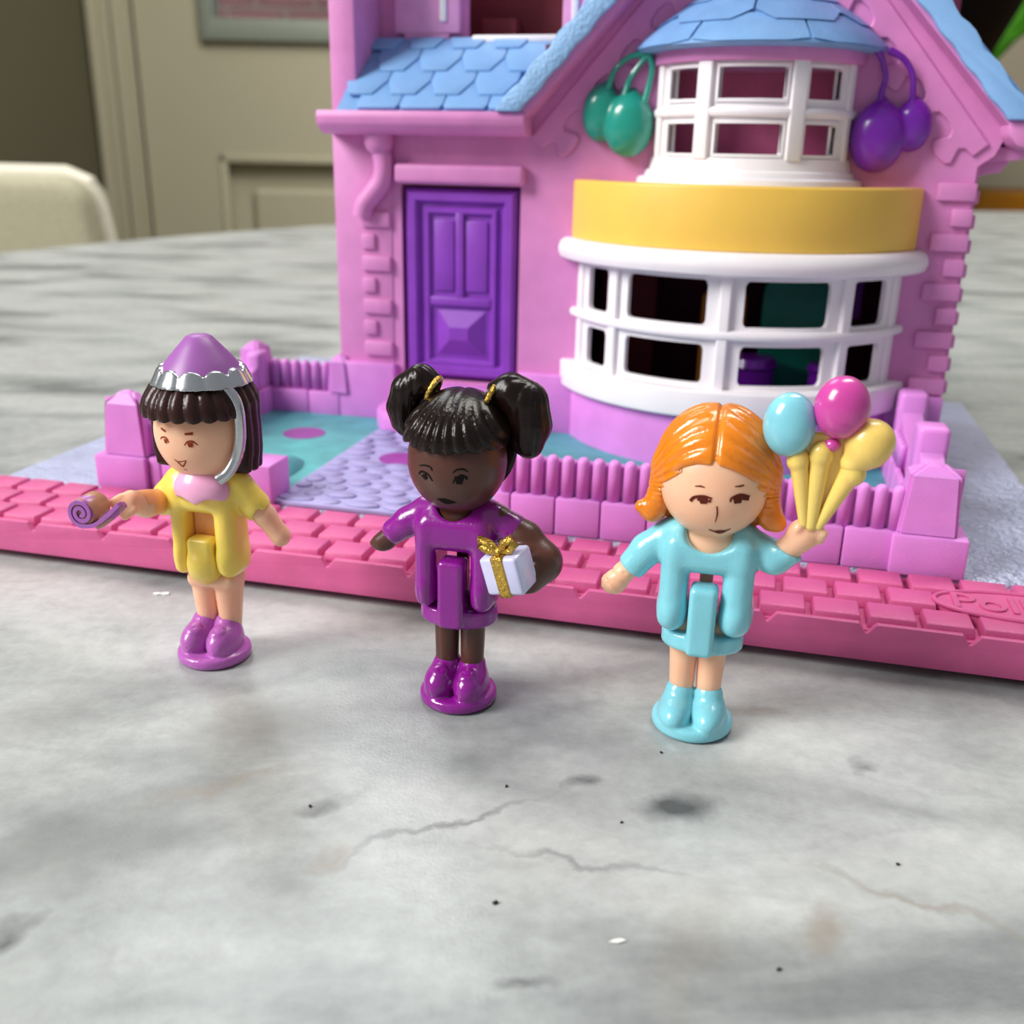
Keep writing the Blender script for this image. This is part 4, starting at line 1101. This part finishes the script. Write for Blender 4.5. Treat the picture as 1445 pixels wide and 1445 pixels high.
for s, c in ((1, (.215, .08, 2.395)), (-1, (-.215, .08, 2.41))):
    o = put('hair_band', tube([(c[0] + .085 * math.cos(a) * .45, c[1] + .1 * math.sin(a), c[2] - s * 0 + .085 * math.cos(a)) for a in [i * 2 * math.pi / 20 for i in range(21)]], .022, 8), 'gold', d2, smooth=60); tag(o, 'gold hair band')

# ============ doll with bob, party hat and yellow dress
d1 = thing('doll_figure', 'small doll in yellow dress with orchid party hat, leftmost of the three', 'doll', (-2.47, 7.43, .004), R(18.37) - R(32), 'party dolls on the table')
head1 = ell((.02, .07, 1.94), (.365, .34, .40))
legs1 = [cone((s * .1 + .02, .09, .26), (s * .105 + .02, .1, .62), .088, .12) for s in (-1, 1)]
hips1 = rbox((.02, .1, .68), (.215, .14, .07), .06)
torso1 = rbox((.02, .1, 1.46), (.23, .13, .09), .08)
armL1 = chain([(-.26, .08, 1.5), (-.345, .04, 1.33), (-.38, -.18, 1.36), (-.42, -.3, 1.42)], [.09, .095, .1, .09], .03)
for i in range(4):
    x = -.48 + i * .035; armL1 = armL1.u(cone((x + .02, -.36, 1.47 - .03 * i), (x - .03, -.42, 1.44 - .035 * i), .034, .028), .012)
armR1 = chain([(.3, .1, 1.48), (.47, .14, 1.25), (.58, .17, 1.08)], [.09, .09, .078], .03).u(ell((.585, .17, 1.07), (.075, .075, .085)), .03)
f1 = body(head1, (.02, .08), [armL1, armR1], legs1, torso1).u(hips1, .03)
sd('body', f1, (-.62, -.52, .2), (.8, .5, 2.38), .0145, 'skin', d1, label='peach skin of the face, arms and legs')
ap = sd('worn_forearm', chain([(-.345, .04, 1.33), (-.38, -.16, 1.36), (-.40, -.24, 1.39)], [.102, .106, .1], .03) & half((0, -1, 0), .26) , (-.55, -.4, 1.15), (-.2, .2, 1.55), .013, 'skin_orange', d1); tag(ap, 'forearm with worn orange paint')
c1, t1 = coat(-.26, .29, .74, yo=.08, dep=.17, tab=(-.12, .1), taby=(-.18, -.02), tabz=(.72, 1.07), w=.012)
sl1 = chain([(-.22, .08, 1.5), (-.33, .06, 1.36), (-.345, .02, 1.32)], [.12, .118, .112], .03)
rag = lambda P: .02 * np.sin(P[..., 0] * 55 + P[..., 1] * 31) + .014 * np.sin(P[..., 0] * 23 - P[..., 1] * 61)
sr1 = chain([(.28, .09, 1.5), (.40, .12, 1.34), (.47, .14, 1.24)], [.125, .115, .104], .03) & S(lambda P: (-P[..., 2] * .82 + P[..., 0] * .57 + .80 + rag(P)) * .7)
dress1 = c1.u(sl1, .05).u(sr1, .04).cut(cone((.02, .08, 1.54), (.02, .08, 1.9), .19, .19), .02)
dress1 = dress1.cut(rbox((-.01, -.1, 1.0), (.122, .4, .24), .04), .015)
sd('dress', dress1, (-.5, -.35, .68), (.66, .45, 1.68), .0135, 'dress_yellow', d1)
tt = t1.u(cone((-.01, -.02, .84), (-.01, .06, .78), .13, .16), .05)
sd('skirt', tt, (-.34, -.3, .56), (.36, .36, 1.2), .0135, 'dress_yellow', d1)
put('hinge', box(-.12, .1, .06, .16, .8, 1.32, bev=.02), 'skin_orange', d1)
shoes('shoe', 'shoe_orchid', d1, .03); seam('shoe_orchid', d1)
# collar with scalloped points
col1 = ell((.05, -.055, 1.49), (.235, .14, .16)).u(cone((.04, .02, 1.5), (.02, .06, 1.62), .2, .19), .03) & S(lambda P: -(P[..., 2] - 1.385 - .06 * np.abs(np.sin((P[..., 0] - .05) * 13)))) & half((0, 0, 1), 1.64)
o = sd('collar', col1, (-.26, -.24, 1.34), (.3, .3, 1.68), .0125, 'collar_pink', d1); tag(o, 'pink collar with scalloped edge')
def g1(P):
    s = np.arctan2(P[..., 0] - .02, -(P[..., 1] - .1)) + .04 * np.sin(P[..., 2] * 9)
    return -.024 * (1 - np.abs(np.sin(s * 12)) ** .7)
bob = cylz((.02, .12), .42, .40, 1.62, 2.36, .18).u(ell((.02, .11, 2.18), (.41, .40, .26)), .06)
bobskirt = cylz((.02, .13), .425, .40, 1.62, 2.2, .03)
fringe = ell((.02, .05, 2.11), (.435, .42, .32)) & half((0, 0, -1), -2.085)
hair1 = (bob.u(bobskirt, .05)).cut(S(lambda P: np.maximum(P[..., 2] - 2.1, P[..., 1] - .03)), .01).u(fringe, .02).disp(g1)
sd('hair', hair1, (-.46, -.44, 1.56), (.5, .58, 2.5), .0125, 'hair_brown', d1, label='dark brown bob with a ridged fringe')
hat = put('party_hat', lathe(.045, .1, [(0, 2.33), (.33, 2.33), (.35, 2.34), (.315, 2.41), (.235, 2.51), (.155, 2.60), (.1, 2.66), (.07, 2.675), (0, 2.68)], 48), 'hat_orchid', d1, smooth=60); tag(hat, 'orchid cone party hat')
def rimf(P):
    x, y = P[..., 0] - .045, P[..., 1] - .1; th = np.arctan2(x, -y); r = np.sqrt(x * x + y * y)
    top = 2.395 + .055 * np.abs(np.sin(th * 5.5)) ** .5
    rr = .432 - (P[..., 2] - 2.24) * .52 - .02 * (1 - np.abs(np.sin(th * 5.5)) ** .6)
    return np.maximum(np.maximum(r - rr, P[..., 2] - top), 2.32 - P[..., 2]) * .8
rim = sd('hat_brim', S(rimf), (-.45, -.4, 2.2), (.54, .6, 2.5), .012, 'silver', hat); tag(rim, 'scalloped silver brim')
rb = smooth_path([(.33, -.05, 2.32), (.405, -.05, 2.2), (.425, -.06, 2.0), (.40, -.08, 1.82), (.34, -.13, 1.68), (.27, -.18, 1.62)], 6)
o = put('ribbon', tube(rb, [.046] * len(rb), 12), 'silver', hat, smooth=80); tag(o, 'silver ribbon down the side of the face')
DEC = {
    1: ('ink_brown', [([(-0.138, 2.012), (-0.088, 1.996)], [0.0156, 0.0175]), ([(0.079, 1.992), (0.14, 1.998)], [0.0156, 0.02]), ([(-0.154, 1.926), (-0.128, 1.946), (-0.087, 1.947), (-0.065, 1.912)], [0.0075, 0.0112, 0.0125, 0.0075]), ([(-0.099, 1.936), (-0.094, 1.903)], [0.0312, 0.0219]), ([(0.069, 1.904), (0.097, 1.934), (0.137, 1.936), (0.168, 1.906)], [0.0075, 0.0125, 0.0138, 0.0063]), ([(0.115, 1.927), (0.116, 1.891)], [0.0437, 0.0312]), ([(-0.048, 1.778), (-0.021, 1.75), (0.004, 1.718), (0.034, 1.746), (0.056, 1.777)], [0.0063, 0.0112, 0.0125, 0.01, 0.0063]), ([(-0.016, 1.76), (0.018, 1.764), (0.056, 1.777)], [0.0094, 0.0075, 0.0063]), ([(-0.0, 1.691), (0.027, 1.683)], [0.0063, 0.0063])]),
    2: ('ink_black', [([(-0.186, 1.964), (-0.136, 1.977), (-0.092, 1.972), (-0.077, 1.947)], [0.0063, 0.0112, 0.0112, 0.0063]), ([(0.072, 1.947), (0.102, 1.971), (0.144, 1.974), (0.172, 1.955)], [0.0063, 0.0125, 0.0138, 0.0075]), ([(-0.191, 1.903), (-0.165, 1.926), (-0.115, 1.917), (-0.077, 1.871)], [0.0087, 0.015, 0.0125, 0.0075]), ([(-0.151, 1.909), (-0.126, 1.874)], [0.05, 0.025]), ([(-0.18, 1.918), (-0.186, 1.898)], [0.0094, 0.0063]), ([(0.071, 1.871), (0.091, 1.904), (0.13, 1.929), (0.171, 1.912)], [0.0087, 0.0125, 0.0187, 0.0125]), ([(0.116, 1.921), (0.114, 1.864)], [0.0688, 0.0375]), ([(0.157, 1.92), (0.164, 1.896)], [0.0156, 0.0094]), ([(-0.068, 1.72), (-0.008, 1.728), (0.073, 1.708)], [0.005, 0.0187, 0.005]), ([(-0.048, 1.711), (0.003, 1.702), (0.069, 1.708)], [0.0063, 0.0312, 0.0063])]),
    3: ('ink_choc', [([(-0.104, 1.971), (-0.07, 1.977), (-0.039, 1.973)], [0.0063, 0.0112, 0.0063]), ([(0.152, 1.99), (0.185, 1.992), (0.21, 1.998)], [0.0063, 0.0125, 0.01]), ([(-0.127, 1.861), (-0.102, 1.894), (-0.041, 1.911), (0.015, 1.903)], [0.0219, 0.0219, 0.0187, 0.0094]), ([(-0.044, 1.906), (-0.037, 1.858)], [0.0688, 0.0437]), ([(-0.082, 1.887), (0.008, 1.879)], [0.025, 0.0125]), ([(0.005, 1.896), (0.002, 1.874)], [0.0125, 0.0094]), ([(0.132, 1.882), (0.14, 1.911), (0.191, 1.93), (0.25, 1.908)], [0.0094, 0.0156, 0.025, 0.0312]), ([(0.176, 1.923), (0.181, 1.872)], [0.0625, 0.0437]), ([(0.207, 1.909), (0.249, 1.895)], [0.025, 0.0187]), ([(0.05, 1.849), (0.056, 1.786), (0.047, 1.722)], [0.01, 0.0106, 0.005]), ([(0.007, 1.652), (0.045, 1.636), (0.08, 1.641), (0.118, 1.643), (0.15, 1.663)], [0.0063, 0.0125, 0.0187, 0.0125, 0.0063]), ([(0.045, 1.633), (0.08, 1.621), (0.118, 1.634)], [0.0063, 0.0187, 0.0063])]),}
PARTS = {1: [('eyebrow', [0]), ('eyebrow', [1]), ('eye', [2, 3]), ('eye', [4, 5]), ('mouth', [6, 7, 8])],
         2: [('eyebrow', [0]), ('eyebrow', [1]), ('eye', [2, 3, 4]), ('eye', [5, 6, 7]), ('mouth', [8, 9])],
         3: [('eyebrow', [0]), ('eyebrow', [1]), ('eye', [2, 3, 4, 5]), ('eye', [6, 7, 8]), ('nose', [9]), ('mouth', [10, 11])]}
for root, head, k in ((d1, head1, 1), (d2, head2, 2), (d3, head3, 3)):
    mat, st_ = DEC[k]
    for nm, ids in PARTS[k]:
        decal(nm, head, [q for i in ids for q in stroke(*st_[i])], mat, root)

def M2(root): return Matrix.Translation(root.location) @ root.rotation_euler.to_matrix().to_4x4()
# gift box held by the middle doll
p = M2(d2) @ Vector((.47, -.31, 1.26)); 
gift = thing('gift_box', 'tiny lilac-white gift box with gold ribbon and bow held by the purple-dressed doll', 'gift', p, d2.rotation_euler.z)
gift.rotation_euler = (R(8), R(-13), d2.rotation_euler.z + R(-14))
put('box', box(-.15, .15, -.12, .12, -.145, .145, bev=.028, seg=3), 'gift_white', gift)
bm = bmesh.new(); add_box(bm, -.046, .046, -.132, .132, -.157, .157, .012); put('ribbon', bm_me(bm), 'gold', gift, smooth=50)
for s in (-1, 1):
    put('bow_loop', tube([(s * .005, -.05, .16), (s * .06, -.06, .24), (s * .12, -.06, .27), (s * .135, -.055, .22), (s * .09, -.05, .18), (s * .01, -.05, .165)], [.026, .032, .034, .034, .03, .024], 8), 'gold', gift, smooth=80)
put('bow_knot', net(ell((0, -.055, .175), (.04, .04, .035)), (-.07, -.12, .11), (.07, .02, .24), .01), 'gold', gift, smooth=180)
# blower held by the doll in yellow
p = M2(d1) @ Vector((-.6, -.6, 1.43))
blower = thing('party_blower', 'curled orchid party blower held by the doll in yellow', 'party blower', p, d1.rotation_euler.z)
sp = []
for i in range(60):
    t = i / 59; a = -math.pi / 2 - t * 4.1 * math.pi; r = .105 * (1 - t * .86)
    sp.append((r * math.cos(a), -.02, r * math.sin(a)))
vs, fs = [], []
def ribbon_solid(path, th, y0, y1):
    bm = bmesh.new(); n = len(path); P = np.array([(p[0], p[2]) for p in path]); T = np.gradient(P, axis=0); T /= np.linalg.norm(T, axis=1)[:, None]; N = np.stack([-T[:, 1], T[:, 0]], -1)
    rg = []
    for i in range(n):
        a, b = P[i] + N[i] * th / 2, P[i] - N[i] * th / 2
        rg.append([bm.verts.new(v) for v in ((a[0], y0, a[1]), (b[0], y0, b[1]), (b[0], y1, b[1]), (a[0], y1, a[1]))])
    for i in range(n - 1):
        for k in range(4): bm.faces.new((rg[i][k], rg[i + 1][k], rg[i + 1][(k + 1) % 4], rg[i][(k + 1) % 4]))
    bm.faces.new(rg[0]); bm.faces.new(rg[-1]); bmesh.ops.bevel(bm, geom=[e for e in bm.edges if e.calc_face_angle(0) > R(50)], offset=.006, segments=1, affect='EDGES')
    return bm_me(bm)
st = smooth_path([(.33, 0, .10), (.22, 0, .0), (.1, 0, -.085), (0, 0, -.105)], 6)
o = put('curled_strip', ribbon_solid([tuple(p) for p in st[:-1]] + sp, .03, -.07, -.02), 'hat_orchid', blower, smooth=40)
put('roll', lathe(0, 0, [(0, -.09), (.1, -.09), (.112, -.07), (.112, .09), (.1, .11), (0, .11)], 32), 'blower_tan', blower, loc=(0, .06, 0), rot=(R(90), 0, 0))
put('mouthpiece', tube([tuple(p + np.array([0, 0, -.02])) for p in st[:14]], .03, 10), 'blower_tan', blower)
# balloons held by the orange-haired doll
p = M2(d3) @ Vector((.70, -.10, 1.72))
bal = thing('balloon_bunch', 'tiny bunch of aqua, magenta and butter-yellow balloons held by the orange-haired doll', 'balloons', p, d3.rotation_euler.z)
Q = lambda x, z, y=0: (x - .70, y + .0, z - 1.70)
def bal_part(name, f, lo, hi, mat, label=None):
    o = sd(name, f, lo, hi, .0125, mat, bal)
    if label: tag(o, label)
bal_part('balloon', ell(Q(.455, 2.36, -.02), (.17, .14, .215)), (-.5, -.25, .38), (0, .2, .95), 'balloon_blue', 'aqua balloon')
bal_part('balloon', ell(Q(.765, 2.50, -.03), (.175, .16, .205)), (-.2, -.28, .52), (.32, .2, 1.06), 'balloon_pink', 'magenta balloon')
bal_part('balloon', ell(Q(.965, 2.29, -.02), (.155, .14, .15)).u(cone(Q(.94, 2.22, -.02), Q(.88, 2.14, -.02), .13, .085), .05), (.02, -.25, .3), (.5, .2, .8), 'balloon_yellow', 'butter-yellow balloon')
bal_part('balloon_neck', ell(Q(.735, 2.25, -.03), (.055, .05, .045)), (-.1, -.14, .45), (.14, .1, .65), 'balloon_pink', 'magenta balloon knot')
fan = rbox((0, .02, .3), (.03, .03, .3), .02)
for (xa, za, ra, xb, zb_, rb_) in ((.62, 1.70, .036, .535, 2.15, .065), (.665, 1.69, .042, .675, 2.2, .07), (.715, 1.69, .034, .885, 2.1, .075)):
    o = sd('balloon_stem', cone(Q(xa, za, -.03), Q(xb, zb_, -.02), ra, rb_).u(cone(Q(xb, zb_ - .03, -.02), Q(xb, zb_ - .01, -.02), rb_ * 1.14, rb_ * 1.1), .008), (min(xa, xb) - .85, -.14, za - 1.78), (max(xa, xb) - .55, .12, zb_ - 1.56), .012, 'balloon_yellow', bal)
bal_part('web', S(lambda P: np.maximum(np.maximum(np.abs(P[..., 1] - .01) - .025, -(P[..., 2] + .02)), np.maximum(P[..., 2] - .62, np.abs(P[..., 0] + .01) - .03 - .19 * (P[..., 2] / .5)))), (-.3, -.08, -.1), (.3, .1, .7), 'balloon_yellow', None)

# specks and flakes lying on the marble
M['crumb'] = plastic('dark_crumb', (38, 32, 30), 0.8)
M['flake'] = plastic('white_flake', (238, 236, 232), 0.6)
cm = net(ell((0, 0, .009), (.016, .011, .009)).disp(lambda P: .003 * np.sin(P[..., 0] * 300) * np.sin(P[..., 1] * 260)), (-.03, -.03, -.005), (.03, .03, .03), .004, relax=0)
cm.materials.append(M['crumb'])
CL = ['in the middle foreground, nearest the camera', 'right of and below the purple shoes', 'on the left, before the hatted doll', 'left of the darkest marble smudge', 'just in front of the aqua-booted doll', 'near the right edge of the picture', 'towards the lower right, nearest the bottom edge']
for (x, y, s_, r_), cl in zip(((-.05, 4.55, 1.1, .3), (0.0, 5.66, .8, 1.2), (-1.27, 5.4, .9, 2.1), (.74, 5.3, .7, .5), (1.1, 6.1, .8, 1.9), (2.38, 4.95, .8, 2.6), (1.45, 4.1, .9, .2)), CL):
    o = bpy.data.objects.new('crumb', cm); COL.objects.link(o); o.location = (x, y, 0.0); o.rotation_euler = (0, 0, r_); o.scale = (s_, s_, s_)
    tag(o, 'tiny dark crumb on the marble ' + cl, 'crumb', 'dark crumbs on the marble')
def flake(pts, loc, label):
    o = put('paint_flake', prism(pts, 0.0, .012, axis='z', bev=.003, seg=1), 'flake', None, smooth=40, loc=loc); tag(o, label, 'flake')
flake([(-.07, -.02), (-.03, -.035), (.0, -.01), (.04, -.03), (.08, -.02), (.075, .025), (.03, .03), (.0, .01), (-.04, .02), (-.075, .01)], (-3.33, 8.62, 0), 'white paint flake on the marble before the left end of the brick border')
flake([(-.05, -.012), (.0, -.02), (.05, 0), (.02, .015), (-.02, .008)], (.62, 4.28, 0), 'small white flake on the marble in the foreground, right of the centre')
